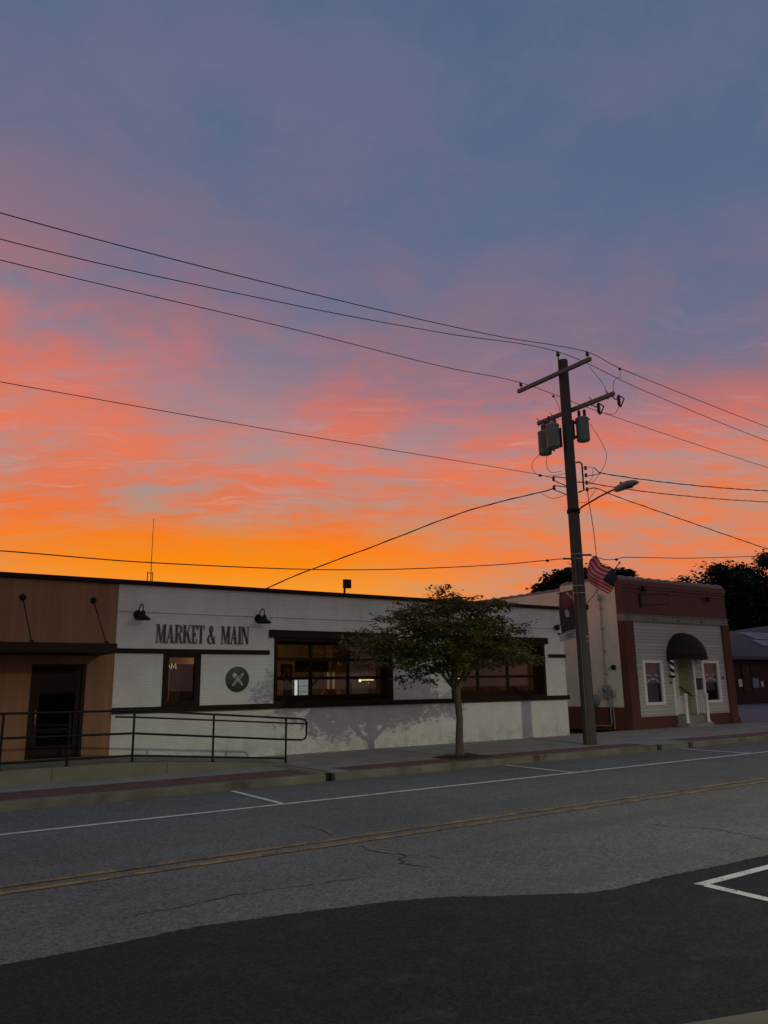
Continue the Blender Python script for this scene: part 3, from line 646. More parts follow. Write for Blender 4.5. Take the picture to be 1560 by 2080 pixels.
MB().prism_xz(bp_, 22.9, 23.05).build('backrest', M['wood'], bh_); MB().box(12.95, 13.95, 22.82, 22.899, .2, .65).build('seat', M['wood'], bh_)
mb_ = thing('menu_board', (13.2, 24.0, 2.5), 'long dark menu board hanging above the counter inside', 'sign')
MB().box(12.55, 13.88, 23.98, 24.04, 2.47, 2.92).build('board', M['dark'], mb_)
for x in (12.75, 13.7): MB().tube([(x, 24.01, 2.92), (x, 24.01, 3.59)], .01, 5).build('hanger', M['black'], mb_)
pf = thing('tall_fridge', (15.1, 24.3, .2), 'tall grey steel fridge right of the inner column', 'fridge')
MB().box(14.72, 15.55, 24.0, 24.7, .2, 2.75).build('cabinet', M['galv'], pf); MB().tube([(14.80, 23.97, 1.3), (14.80, 23.94, 1.35), (14.80, 23.94, 2.1), (14.80, 23.97, 2.15)], .014, 6).build('handle', M['black'], pf)
ct = thing('service_counter', (12.3, 22.6, .2), 'low brown wooden counter behind the first window', 'counter')
MB().box(10.2, 13.6, 22.2, 22.7, .2, 1.25).build('front', M['wood'], ct); MB().box(10.15, 13.65, 22.1, 22.8, 1.251, 1.30).build('top', M['dark'], ct)
def shelf_lamp(x, y, z, label, watts):
    t = thing('shelf_lamp', (x, y, z), label, 'lamp', 'lit lamps inside the market')
    MB().box(x+.02, x+.62, y-.02, y+.25, z+.06, z+.09).build('shelf', M['wood'], t)
    MB().tube([(x+.05, y, z+.04), (x+.55, y, z+.04)], .012).build('tube', M['warmglow'], t)
    MB().lathe([(0, .045), (.03, .04), (.045, 0), (.03, -.04), (0, -.045)], (x, y, z+.02), 'Z', 12).build('bulb', M['warmglow'], t)
    l = bpy.data.lights.new('shelf_lamp_light', 'POINT'); l.energy = watts; l.color = (1, .68, .32); l.shadow_soft_size = .08
    o = bpy.data.objects.new('lamp_light', l); col.objects.link(o); o.parent = t; o.location = (.25, -.15, -.06)
shelf_lamp(14.15, 22.35, 2.13, 'small lit shelf lamp at the right of the first window', 12)
shelf_lamp(18.0, 22.3, 2.16, 'small lit shelf lamp seen behind the tree trunk', 5)
def chair(x, y, rz=0.0, label='', first=[None]):
    if first[0] is None:
        t = thing('dining_chair', (x, y, .2), label, 'chair', 'red chairs inside the market', local=True)
        MB().box(-.22, .22, -.22, .22, .42, .50).build('seat', M['red'], t, bevel=.02)
        MB().box(-.22, .22, .18, .24, .52, 1.68).build('backrest', M['red'], t, bevel=.02)
        for sx in (-1, 1):
            for sy in (-1, 1): MB().tube([(sx*.19, sy*.19, 0), (sx*.18, sy*.18, .42)], .018).build('leg', M['dark'], t)
        first[0] = t; t.rotation_euler.z = rz; return
    copy_thing(first[0], (x, y, .2), label, rz=rz)
for i, (x, y, r, lb) in enumerate([(12.85, 21.75, .2, 'red high backed chair at the right end of the counter'), (19.2, 21.7, .5, 'red high backed chair left in the second window'), (20.0, 22.1, -.4, 'red high backed chair in the middle of the second window'), (20.75, 21.7, .1, 'red high backed chair right in the second window')]): chair(x, y, r, lb)
pic = thing('wall_picture', (14, 27.4, 2.4), 'small dark framed picture on the yellow inner wall', 'picture')
MB().box(13.75, 14.2, 27.40, 27.46, 2.35, 2.85).build('frame', M['dark'], pic); MB().box(13.81, 14.14, 27.385, 27.398, 2.41, 2.79).build('print', M['wood'], pic)
ms = thing('neon_sign', (6.72, YW+.2, 2.5), 'small pale lit letter M sign inside the narrow window', 'sign')
nb = MB(); y = YW+.16
for seg in ([(6.80, 2.50), (6.80, 2.62), (6.835, 2.52)], [(6.87, 2.48), (6.885, 2.62), (6.935, 2.51), (6.985, 2.62), (7.00, 2.48)]): nb.tube([(a, y, b_) for a, b_ in seg], .010, 6)
nb.build('tube', M['neon'], ms)
cu = thing('window_curtain', (7.2, YW+.6, .2), 'dark brown hanging curtain with tiny glowing dots in the narrow window', 'curtain')
cb = MB(); n = 24
for k in range(n):
    a, b_ = 6.98+.75*k/n, 6.98+.75*(k+1)/n; cb.quad((a, YW+.55+.03*math.sin(k*1.9), .3), (b_, YW+.55+.03*math.sin(k*1.9+1.9), .3), (b_, YW+.55+.03*math.sin(k*1.9+1.9), 2.62), (a, YW+.55+.03*math.sin(k*1.9), 2.62))
cb.build('cloth', M['wood'], cu)
rr = random.Random(8)
for k in range(16): MB().lathe([(0, .008), (.007, 0), (0, -.008)], (7.03+rr.random()*.55, YW+.48, 1.75+rr.random()*.75), 'Z', 5).build('glow_dot', M['tinyglow'], cu)  # small emissive dots scattered in front of the cloth
for (x, y, z, e) in ((11.5, 24.2, 3.2, 38), (18.2, 24.8, 3.0, .8), (7.2, 22.6, 3.0, 26)):
    t = thing('ceiling_lamp', (x, y, 3.6), {11.5: 'dim warm ceiling lamp inside behind the first window', 18.2: 'dim warm ceiling lamp inside behind the second window', 7.2: 'dim warm ceiling lamp inside behind the narrow window'}[x], 'lamp', 'dim ceiling lamps inside the market')
    MB().lathe([(0, .20), (.16, .20), (.20, .16), (.16, .12), (0, .11)], (x, y, 3.38), 'Z', 16).build('lamp_shade', M['ceiling'], t)
    l = bpy.data.lights.new('ceiling_lamp_light', 'POINT'); l.energy = e; l.color = (1, .73, .32); l.shadow_soft_size = .25
    o = bpy.data.objects.new('lamp_light', l); col.objects.link(o); o.parent = t; o.location = (0, 0, z-3.6-.1)
# roof fittings
rf = thing('roof_floodlight', (12.72, 20.9, 4.42), 'small box floodlight on a short post on the white building roof', 'floodlight')
MB().tube([(12.68, 20.9, 4.42), (12.68, 20.9, 5.08)], .035).build('post', M['black'], rf)
MB().box(12.62, 12.88, 20.80, 20.92, 5.02, 5.30).build('lamp_head', M['dark'], rf, bevel=.015)
an = thing('antenna_mast', (6.45, 20.9, 4.42), 'thin whip antenna rising from the roof edge at left', 'antenna')
MB().tube([(6.48, 20.9, 4.7), (6.47, 20.9, 5.4), (6.47, 20.9, 6.62)], [.014, .010, .006], 6).build('whip', M['black'], an)
MB().tube([(6.38, 20.9, 4.42), (6.38, 20.9, 5.12)], .012, 6).tube([(6.52, 20.9, 4.42), (6.52, 20.9, 5.12)], .012, 6).tube([(6.38, 20.9, 5.08), (6.52, 20.9, 5.08)], .010, 6).build('bracket', M['black'], an)

# ------------------------------------------------------------------ access ramp and its railing
rp = MB()
top = [(-6, .43), (5.2, .43), (7.28, .30), (9.05, .155)]
for (a, b), (c, d) in zip(top[:-1], top[1:]):
    rp.add([(a, 17.5, .10), (c, 17.5, .10), (c, YW-.004, .10), (a, YW-.004, .10), (a, 17.5, b), (c, 17.5, d), (c, YW-.004, d), (a, YW-.004, b)], [(0, 3, 2, 1), (4, 5, 6, 7), (0, 1, 5, 4), (2, 3, 7, 6)])
tag(rp.build('access_ramp', M['rampc']), 'low concrete access ramp along the foot of the shop fronts', 'ramp')
rl = thing('ramp_railing', (6, 17.6, .15), 'black pipe railing along the concrete access ramp', 'railing'); YR = 17.6
MB().tube([(-6, YR, 1.53), (2.6, YR, 1.53), (5.25, YR, 1.517), (9.40, YR, 1.192), (9.50, YR, 1.165), (9.55, YR, 1.10), (9.55, YR, .80), (9.51, YR, .715), (9.42, YR, .685), (8.98, YR, .715), (5.25, YR, 1.03), (2.6, YR, 1.05), (-6, YR, 1.05)], .024, 10).build('top_rail', M['black'], rl)
MB().tube([(4.82, YR-.06, 1.395), (5.25, YR-.06, 1.375), (9.55, YR-.06, 1.065)], .019, 8).build('handrail', M['black'], rl)
MB().tube([(-6, YR, .565), (5.25, YR, .565), (8.98, YR, .275)], .022, 8).build('bottom_rail', M['black'], rl)
for x, zt, zb in ((-3, 1.53, .43), (-.4, 1.53, .43), (2.62, 1.53, .43), (3.9, 1.523, .43), (5.25, 1.517, .43), (7.1, 1.372, .31), (8.98, 1.225, .15)):
    MB().tube([(x, YR, zb), (x, YR, zt)], .026, 8).box(x-.05, x+.05, YR-.05, YR+.05, zb-.002, zb+.012).build('post', M['black'], rl)

# ------------------------------------------------------------------ barber shop
BX, BXR, BY = 25.2, 32.32, 20.15
bs_ = thing('barber_shop', (28.7, BY, .15), 'small two tone barber shop with red parapet, siding front and round awning', 'building')
sw = MB(); sw.quad((BX, BY+.02, 1.0), (BX, 34, 1.0), (BX, 34, 5.88), (BX, BY+.02, 5.88)); 
sw.quad((BX, BY+.02, 5.88), (BX, 23.4, 5.88), (BX, 23.4, 6.10), (BX, BY+.02, 6.10))
sw2 = MB(); sw2.box(BX, BX+.3, BY+.31, 34, 1.0, 5.88).box(BX, BX+.3, BY+.31, 23.4, 5.88, 6.10)
sw2.build('side_wall', M['cream'], bs_)
MB().box(BX-.012, BX+.3, BY+.31, 34, .10, 1.0).build('side_plinth', M['brownbrick'], bs_)
MB().box(BX+.3, BXR-.3, 33.7, 34, .1, 5.6).box(BXR-.3, BXR, BY+.31, 34, .1, 5.7).build('wall', M['redbrick'], bs_)
MB().box(BX+.3, BXR-.3, BY+.31, 33.7, 5.2, 5.3).build('roof', M['roofing'], bs_)
cp = MB()
def tiles(b, p0, p1, z, n):
    """row of half round clay coping tiles"""
    d_ = Vector(p1)-Vector(p0)
    for k in range(n):
        a = Vector(p0)+d_*(k/n); c = Vector(p0)+d_*((k+.96)/n); m_ = (a+c)/2
        b.tube([(a.x, a.y, z-.02), (m_.x, m_.y, z+.015), (c.x, c.y, z-.02)], [.145, .152, .140], 10)
tiles(cp, (BX+.15, BY+.3, 0), (BX+.15, 23.4, 0), 6.10, 6); tiles(cp, (BX+.15, 23.4, 0), (BX+.15, 34, 0), 5.88, 18); tiles(cp, (BX, BY+.15, 0), (BXR, BY+.15, 0), 6.05, 12)
cp.build('coping', M['coping'], bs_)
fp = MB(); fp.box(BX, BXR, BY, BY+.3, 4.64, 6.02); fp.build('parapet', M['parapet'], bs_)
MB().box(BX-.03, BXR+.03, BY-.07, BY-.002, 5.80, 6.00).box(BX-.02, BXR+.02, BY-.04, BY-.002, 5.70, 5.80).box(BX-.015, BXR+.015, BY-.025, BY-.002, 5.55, 5.60).build('cornice', M['cornice'], bs_, bevel=.01)
MB().box(BX, BXR, BY-.03, BY+.3, 4.36, 4.64).box(BX, BXR, BY-.07, BY-.03, 4.36, 4.39).box(BX, BXR, BY-.07, BY-.03, 4.61, 4.64).build('lintel', M['steel'], bs_)
for x in (25.5, 27.1, 28.75, 30.4, 32.0): MB().lathe([(0, -.05), (.06, -.045), (.08, -.02), (.08, 0)], (x, BY-.03, 4.50), 'Y', 12).build('rosette', M['steel'], bs_)
for a, b_ in ((BX, BX+.52), (BXR-.52, BXR)): MB().box(a, b_, BY-.06, BY+.3, .10, 4.36).build('pilaster', M['redbrick'], bs_)
MB().box(BX-.05, BX+.56, BY-.10, BY+.28, .10, .42).build('pilaster_base', M['redbrick'], bs_); MB().box(BXR-.56, BXR+.06, BY-.10, BY+.28, .10, .42).build('pilaster_base', M['redbrick'], bs_)
OX0, OX1 = 28.10, 29.45
WN = [(26.17, 27.39, 1.08, 2.79), (30.09, 31.29, 1.08, 2.79)]
sf = MB(); wall_holes(sf, BX+.52, BXR-.52, .61, 4.36, BY+.02, BY+.22, [(OX0, OX1, .55, 2.98)] + WN)
sf.build('siding', M['siding'], bs_)
for a, b_ in ((BX+.56, OX0), (OX1, BXR-.56)): MB().box(a, b_, BY-.02, BY+.25, .10, .61).build('front_plinth', M['redbrick'], bs_)
# recessed doorway
MB().quad((OX0, BY+.22, .6), (OX0, BY+.75, .6), (OX0, BY+.75, 2.98), (OX0, BY+.22, 2.98)).quad((OX1, BY+.75, .6), (OX1, BY+.22, .6), (OX1, BY+.22, 2.98), (OX1, BY+.75, 2.98)).quad((OX0, BY+.22, 2.98), (OX0, BY+.75, 2.98), (OX1, BY+.75, 2.98), (OX1, BY+.22, 2.98)).build('doorway_siding', M['olive'], bs_)
bd = MB().box(OX0, OX1, BY+.75, BY+.80, .6, 2.98).build('door', M['wtrim'], bs_)
MB().box(28.45, 29.05, BY+.738, BY+.748, 1.5, 2.6).build('pane', M['dglass'], bd)
for a in (OX0-.10, OX1-.02): MB().box(a, a+.12, BY-.015, BY+.018, .61, 3.05).build('doorway_trim', M['wtrim'], bs_)
MB().tube([(OX1-.05, BY+.12, 1.35), (OX1-.05, BY+.70, 1.75)], .03, 8).build('handrail', M['wood'], bs_)
for i, (a, b_, e, f_) in enumerate(WN):
    m = MB(); y0 = BY-.02; y1 = BY+.10; t_ = .115
    m.box(a-.03, a+t_, y0, y1, e-.03, f_+.03).box(b_-t_, b_+.03, y0, y1, e-.03, f_+.03).box(a+t_, b_-t_, y0+.002, y1, f_-t_+.03, f_+.03).box(a+t_, b_-t_, y0+.002, y1, e-.03, e+t_-.03)
    wf = m.build('window_frame', M['wtrim'], bs_, bevel=.006)
    MB().box(a+t_, b_-t_, BY+.05, BY+.058, e+t_-.03, f_-t_+.03).build('pane', M['bglass'], wf)
    gl_ = MB(); cx_ = (a+b_)/2; yy = BY+.046
    for sgn in (-1, 1): gl_.box(cx_+sgn*.23-.12, cx_+sgn*.23+.12, yy, yy+.002, 2.20, 2.245)
    arc = [(cx_+.42*math.cos(q), 1.78+.26*math.sin(q)) for q in [R_(25+130*k/14) for k in range(15)]]
    for k in range(14):
        if k % 5 == 4: continue
        (xa, za), (xb, zb) = arc[k], arc[k+1]; gl_.prism_xz([(xa, za), (xb, zb), (xb, zb+.075), (xa, za+.075)], yy, yy+.002)
    gl_.build('window_lettering', M['bannerpale'], wf)
    MB().box(a+t_, b_-t_, BY+.20, BY+.21, e+(.0 if i == 0 else .5), f_-.1).build('reflection_panel', M['reflgrey'], wf)  # grey sheet added behind the pane, stands in for the glass reflecting
MB().quad((BX+.3, BY+2.6, .5), (BXR-.3, BY+2.6, .5), (BXR-.3, BY+2.6, 3.2), (BX+.3, BY+2.6, 3.2)).build('inner_wall', M['dark'], bs_)
# round awning: quarter dome of canvas on the wall
aw = thing('dome_awning', (29.1, BY, 2.95), 'dark maroon dome awning over the barber shop doorway', 'awning')
ab = MB(); ab.sm = True; NU, NV = 24, 10; vs = []; fs = []
for i in range(NU+1):
    th = math.pi*i/NU
    for j in range(NV+1):
        ph = (math.pi/2)*j/NV
        vs.append((28.86-1.12*math.cos(th), BY-.003-.80*math.sin(th)**.8*math.sin(ph) if 0 < i < NU else BY-.003, 2.97+1.0*math.sin(th)*math.cos(ph)))
for i in range(NU):
    for j in range(NV): fs.append((i*(NV+1)+j, (i+1)*(NV+1)+j, (i+1)*(NV+1)+j+1, i*(NV+1)+j+1))
ab.add(vs, fs); cv = ab.build('canvas', M['awning'], aw); sm_ = cv.modifiers.new('thick', 'SOLIDIFY'); sm_.thickness = .012
vl = MB(); vp = []
for i in range(NU+1):
    th = math.pi*i/NU; vp.append((28.86-1.125*math.cos(th), BY-.005-.805*math.sin(th)**.8))
for a, b_ in zip(vp[:-1], vp[1:]): vl.quad((a[0], a[1], 2.97), (b_[0], b_[1], 2.97), (b_[0], b_[1], 2.84), (a[0], a[1], 2.84))
vl.build('valance', M['awning'], aw, recalc=False)
for th in (45, 90, 135):
    q = R_(th); MB().tube([(28.86-1.10*math.cos(q), BY-.79*math.sin(q)**.8*math.sin(R_(p)), 2.96+.97*math.sin(q)*math.cos(R_(p))) for p in range(0, 91, 15)], .012, 6).build('rib', M['galv'], aw)
# porch step and railings
ps = MB(); ps.box(27.95, 29.65, 19.55, BY-.025, .12, .30).box(28.05, 29.55, 19.85, BY+.7, .30, .60)
tag(ps.build('porch_step', M['concrete'], bevel=.012), 'grey concrete step in front of the barber shop doorway', 'step')
def porch_rail(x, label):
    t = thing('porch_railing', (x, 19.7, .3), label, 'railing', 'white porch railings at the barber shop')
    MB().lathe([(0, 0), (.09, 0), (.09, .06), (.06, .08), (.06, .95), (.075, .98), (.075, 1.10), (.085, 1.12), (.085, 1.15), (0, 1.18)], (x, 19.70, .30), 'Z', 14).build('newel_post', M['wtrim'], t)
    MB().box(x-.03, x+.03, 19.76, BY-.03, 1.33, 1.38).build('top_rail', M['wtrim'], t); MB().box(x-.025, x+.025, 19.76, BY-.03, .68, .72).build('bottom_rail', M['wtrim'], t)
    for k in range(4): MB().box(x-.018, x+.018, 19.79+.088*k, 19.825+.088*k, .721, 1.329).build('baluster', M['wtrim'], t)
porch_rail(28.10, 'white porch railing with newel post left of the barber shop doorway'); porch_rail(29.50, 'white porch railing with newel post right of the barber shop doorway')
bp = thing('barber_pole', (27.80, BY-.15, 2.1), 'black and white striped barber pole beside the doorway', 'barber pole')
b = MB(); b.sm = True; n, rows = 16, 40
for i in range(rows):
    for k in range(n):
        b.cur = int((k/n + i*.055)*2 % 2 < 1); z0, z1 = 2.20+.62*i/rows, 2.20+.62*(i+1)/rows
        a0, a1 = 2*math.pi*k/n, 2*math.pi*(k+1)/n; c = (27.80, BY-.16); r = .085
        b.add([(c[0]+r*math.cos(a0), c[1]+r*math.sin(a0), z0), (c[0]+r*math.cos(a1), c[1]+r*math.sin(a1), z0), (c[0]+r*math.cos(a1), c[1]+r*math.sin(a1), z1), (c[0]+r*math.cos(a0), c[1]+r*math.sin(a0), z1)], [(0, 1, 2, 3)])
b.build('striped_cylinder', [M['wtrim'], M['black']], bp, recalc=False)
MB().lathe([(0, 0), (.10, 0), (.11, .05), (.09, .09), (0, .10)], (27.80, BY-.16, 2.82), 'Z', 14).lathe([(0, -.10), (.07, -.09), (.11, -.03), (.10, 0), (0, 0)], (27.80, BY-.16, 2.20), 'Z', 14).build('cap', M['black'], bp)
MB().box(27.77, 27.83, BY-.10, BY+.018, 2.78, 2.84).box(27.77, 27.83, BY-.10, BY+.018, 2.14, 2.20).build('bracket', M['black'], bp)
pl = tag(MB().box(27.80, 27.95, BY-.01, BY+.018, 1.86, 1.98).build('number_plaque', M['wood'], bevel=.004), 'small brown plaque below the barber pole', 'plaque')
bo = thing('notice_board', (29.75, BY, 1.7), 'dark blue rectangular notice board right of the doorway', 'sign')
MB().box(29.60, 29.96, BY-.015, BY+.018, 1.66, 2.06).build('board', M['bannerblue'], bo); MB().box(29.575, 29.60, BY-.02, BY+.018, 1.635, 2.085).box(29.96, 29.985, BY-.02, BY+.018, 1.635, 2.085).box(29.60, 29.96, BY-.021, BY+.018, 2.06, 2.085).box(29.60, 29.96, BY-.021, BY+.018, 1.635, 1.66).build('frame', M['black'], bo)
db = tag(MB().lathe([(0, -.09), (.05, -.08), (.06, -.04), (.06, .018)], (31.52, BY, 2.1), 'Y', 12).build('outdoor_socket', M['steel']), 'small round grey fitting beside the right barber shop window', 'fitting')
sb = thing('sign_bracket', (26.35, BY, 5.2), 'empty black sign bracket with thin bars on the red parapet', 'bracket')
MB().box(26.27, 26.42, BY-.05, BY-.001, 4.93, 5.50).build('back_plate', M['black'], sb)
MB().tube([(26.36, BY-.04, 5.44), (27.0, BY-.62, 5.44), (27.15, BY-.75, 5.44)], .013, 6).tube([(26.36, BY-.04, 5.02), (27.0, BY-.62, 5.02), (27.15, BY-.75, 5.02)], .013, 6).tube([(27.15, BY-.75, 5.02), (27.15, BY-.75, 5.44)], .010, 6).build('bars', M['black'], sb)
for x, z, lb in ((26.5, 5.70, 'small black box lamp above the sign bracket'), (30.9, 5.48, 'small black box lamp on the right of the red parapet')):
    t = thing('box_lamp', (x, BY, z), lb, 'wall lamp', 'box lamps on the red parapet')
    MB().box(x-.09, x+.09, BY-.20, BY-.071, z-.11, z+.09).build('lamp_head', M['black'], t, bevel=.01); MB().box(x-.03, x+.03, BY-.071, BY, z-.04, z+.04).build('arm', M['black'], t)
# electric service on the side wall
em_ = thing('electric_meter', (BX, 21.1, 1.3), 'grey electric meter box with tall conduit on the cream side wall', 'meter')
MB().box(BX-.16, BX-.002, 20.98, 21.34, 1.36, 1.88).build('meter_box', M['galv'], em_, bevel=.012)
MB().lathe([(0, -.13), (.08, -.12), (.09, -.08), (.09, 0)], (BX-.16, 21.16, 1.70), 'X', 16).build('meter_dial', M['steel'], em_)
MB().box(BX-.14, BX-.002, 20.80, 20.95, 1.42, 1.66).build('switch_box', M['galv'], em_, bevel=.01)
MB().tube([(BX-.08, 21.2, 1.88), (BX-.08, 21.2, 5.30)], .03, 8).build('riser', M['galv'], em_)
MB().lathe([(0, .22), (.05, .20), (.075, .10), (.07, 0), (.05, -.04), (0, -.04)], (BX-.10, 21.2, 5.30), 'Z', 12).build('weatherhead', M['galv'], em_)
MB().tube([(BX-.08, 21.06, 1.36), (BX-.08, 21.06, .40), (BX-.08, 21.10, .30), (BX-.08, 21.2, .27), (BX-.08, 21.95, .27)], .028, 8).tube([(BX-.08, 20.92, 1.40), (BX-.08, 20.92, .16)], .022, 8).build('lower_conduit', M['galv'], em_)
for z in (2.3, 3.2, 4.1, 4.9): MB().box(BX-.115, BX-.002, 21.14, 21.26, z, z+.04).build('pipe_clamp', M['galv'], em_)
tag(MB().lathe([(0, -.14), (.07, -.13), (.10, -.08), (.10, 0)], (BX, 20.80, 2.55), 'X', 14).build('wall_vent', M['black']), 'small round black vent on the cream wall above the meter', 'vent')
tag(MB().lathe([(0, -.10), (.20, -.09), (.24, -.05), (.24, 0)], (BX, 21.85, 1.25), 'X', 20).build('hose_reel', M['steel']), 'round grey green hose reel on the cream wall behind the pole', 'hose reel')

# ------------------------------------------------------------------ far house on the right
hs = thing('brick_house', (64, 35, .15), 'low dark red brick house with grey hip roof and solar panels', 'house')
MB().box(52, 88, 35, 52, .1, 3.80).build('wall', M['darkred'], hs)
C1, C2, C3, C4, AP = (50, 34.4, 3.80), (92, 34.4, 3.80), (92, 56, 3.80), (50, 56, 3.80), (80, 45, 7.6)
rb = MB(); rb.add([C1, C2, C3, C4, AP], [(0, 1, 4), (1, 2, 4), (2, 3, 4), (3, 0, 4)]); rb.box(50, 92, 34.4, 34.55, 3.55, 3.798)
roof = rb.build('roof', M['roofing'], hs)
fz = lambda y: 3.80+(y-34.4)*(7.6-3.80)/(45-34.4)
for a, b_, c, d in ((67.0, 69.6, 39.2, 41.4), (69.75, 73.6, 39.2, 41.4), (64.6, 69.0, 37.3, 38.8)):
    p_ = MB(); nrm = .10
    p_.add([(a, c, fz(c)+nrm), (b_, c, fz(c)+nrm), (b_+1.0, d, fz(d)+nrm), (a+1.0, d, fz(d)+nrm), (a, c, fz(c)+.04), (b_, c, fz(c)+.04), (b_+1.0, d, fz(d)+.04), (a+1.0, d, fz(d)+.04)], [(0, 1, 2, 3), (7, 6, 5, 4), (0, 4, 5, 1), (1, 5, 6, 2), (2, 6, 7, 3), (3, 7, 4, 0)])
    p_.build('solar_panel', M['panel'], roof)
hw = MB(); hw.box(57.3, 57.42, 34.93, 34.998, 1.1, 3.2).box(58.5, 58.62, 34.93, 34.998, 1.1, 3.2).box(57.42, 58.5, 34.932, 34.998, 3.08, 3.2).box(57.42, 58.5, 34.932, 34.998, 1.98, 2.08)
wf = hw.build('window_frame', M['dark'], hs); MB().box(57.42, 58.5, 34.96, 34.985, 1.1, 3.08).build('pane', M['black'], wf)
for a, b_, e, f_, m_, lb in ((56.75, 57.22, 1.5, 2.06, 'paper', 'cream paper notice on the dark house wall'), (58.66, 59.5, 1.38, 2.12, 'bpaper', 'blue printed notice on the dark house wall'), (59.85, 60.15, 1.45, 1.88, 'paper', 'small narrow white notice right of the blue one')):
    tag(MB().box(a, b_, 34.965, 34.997, e, f_).build('wall_notice', M[m_]), lb, 'notice', 'notices on the dark house wall')

# ------------------------------------------------------------------ utility pole
PX, PY = 18.62, 16.49
up_ = thing('utility_pole', (PX, PY, .15), 'tall weathered wooden utility pole with two crossarms at the kerb', 'utility pole')
MB().tube([(PX, PY, .12), (PX, PY, 4), (PX, PY, 8), (PX, PY, 12.55)], [.205, .19, .178, .165], 18).build('shaft', M['pole'], up_)
def pin(b, x, y, z): b.lathe([(.012, 0), (.012, .08), (.06, .09), (.065, .13), (.04, .15), (.055, .17), (.05, .21), (.02, .23), (0, .23)], (x, y, z), 'Z', 12)
a1 = MB().box(PX-.29, PX-.18, 15.12, 18.42, 11.98, 12.11).build('crossarm', M['arm'], up_, bevel=.01)
i_ = MB(); pin(i_, PX-.235, 15.24, 12.11); i_.build('insulator', M['porcelain'], a1)
i_ = MB(); pin(i_, PX-.235, 18.27, 12.11); i_.build('insulator', M['porcelain'], a1)
tp = MB(); tp.tube([(PX-.19, PY, 12.2), (PX-.21, PY, 12.70)], .022, 8).lathe([(.012, 0), (.07, .02), (.07, .07), (.04, .09), (.06, .12), (.05, .16), (0, .17)], (PX-.21, PY, 12.66), 'Z', 12); tp.build('top_pin', M['porcelain'], up_)
a2 = MB().box(PX+.18, PX+.29, 14.70, 18.02, 10.76, 10.89).build('crossarm', M['arm'], up_, bevel=.01)
for y in (14.95, 15.62, 17.35, 17.98):
    MB().tube([(PX+.235, y, 10.70), (PX+.235, y, 10.95)], .016, 6).tube([(PX+.235, y, 10.94), (PX+.19, y+.05, 11.02)], .012, 6).build('arm_bolt', M['black'], a2)
MB().tube([(PX, PY-.17, 5.92), (PX, PY+.0, 5.92)], .01, 6).lathe([(.192, -.03), (.194, -.03), (.194, 0), (.192, 0)], (PX, PY, 5.95), 'Z', 20).lathe([(.192, -.03), (.194, -.03), (.194, 0), (.192, 0)], (PX, PY, 5.80), 'Z', 20).lathe([(.192, -.03), (.196, -.03), (.196, 0), (.192, 0)], (PX, PY, 4.95), 'Z', 20).lathe([(.194, -.03), (.197, -.03), (.197, 0), (.194, 0)], (PX, PY, 4.72), 'Z', 20).build('steel_bands', M['galv'], up_)
MB().tube([(PX-.195, PY-.08, .2), (PX-.185, PY-.085, 6.4)], .012, 6).build('ground_wire_guard', M['arm'], up_)
for z in (3.35, 3.2): MB().lathe([(0, -.025), (.035, -.02), (.035, 0)], (PX-.02, PY-.195, z), 'Y', 10).build('pole_tag', M['galv'], up_)
# secondary rack
rk = MB(); rk.tube([(PX+.17, PY-.1, 8.98), (PX+.28, PY-.17, 9.0), (PX+.34, PY-.2, 8.92), (PX+.34, PY-.2, 8.05), (PX+.19, PY-.1, 7.98)], .028, 8)
rk.tube([(PX+.17, PY-.1, 8.32), (PX+.34, PY-.2, 8.32)], .02, 6)
rko = rk.build('secondary_rack', M['black'], up_)
for z in (8.80, 8.55, 8.30, 8.08): MB().lathe([(.02, -.06), (.055, -.055), (.035, -.02), (.035, .02), (.055, .055), (.02, .06)], (PX+.44, PY-.25, z), 'Z', 12).tube([(PX+.34, PY-.2, z), (PX+.44, PY-.25, z)], .012, 6).build('spool_insulator', M['porcelain'], rko)
for z in (8.42, 8.12):
    MB().lathe([(.02, -.06), (.055, -.055), (.035, 0), (.055, .055), (.02, .06)], (PX-.52, PY+.28, z), 'Z', 12).tube([(PX-.15, PY+.1, z+.04), (PX-.52, PY+.28, z+.08)], .016, 6).tube([(PX-.14, PY+.1, z-.22), (PX-.52, PY+.28, z-.06)], .016, 6).build('dead_end_bracket', M['black'], up_)
MB().tube([(PX-.15, PY+.06, 5.80), (PX-.6, PY+.02, 5.76)], .028, 8).tube([(PX+.15, PY-.1, 5.92), (PX+.42, PY-.22, 5.93)], .03, 8).build('cable_clamp', M['black'], up_)
# transformers
tf = thing('pole_transformer', (PX+.46, PY-.24, 9.72), 'grey can transformer hanging on the right of the pole', 'transformer', 'transformers on the utility pole', local=True)
MB().lathe([(0, 0), (.19, 0), (.215, .03), (.215, .72), (.225, .73), (.225, .78), (.16, .83), (0, .85)], (0, 0, 0), 'Z', 28).build('tank', M['grey'], tf)
for dx, dy in ((-.07, .05), (.08, -.05)):
    MB().lathe([(.035, .80), (.06, .86), (.045, .90), (.06, .94), (.045, .98), (.06, 1.02), (.03, 1.09), (0, 1.10)], (dx, dy, 0), 'Z', 12).build('bushing', M['porcelain'], tf)
MB().box(-.30, -.20, -.04, .04, .60, .68).box(-.30, -.20, -.04, .04, .10, .18).box(-.33, -.29, -.05, .05, .06, .72).build('hanger', M['black'], tf)
MB().lathe([(0, .0), (.03, .01), (.03, .05)], (.20, -.10, .70), 'Z', 8).build('lifting_lug', M['black'], tf)
tf.rotation_euler.z = R_(-28)
copy_thing(tf, (PX-.58, PY+.13, 9.42), 'grey can transformer on the left of the pole, nearer one', rz=R_(170))
copy_thing(tf, (PX-.26, PY+.80, 9.42), 'grey can transformer on the left of the pole, lower and farther one', rz=R_(105))
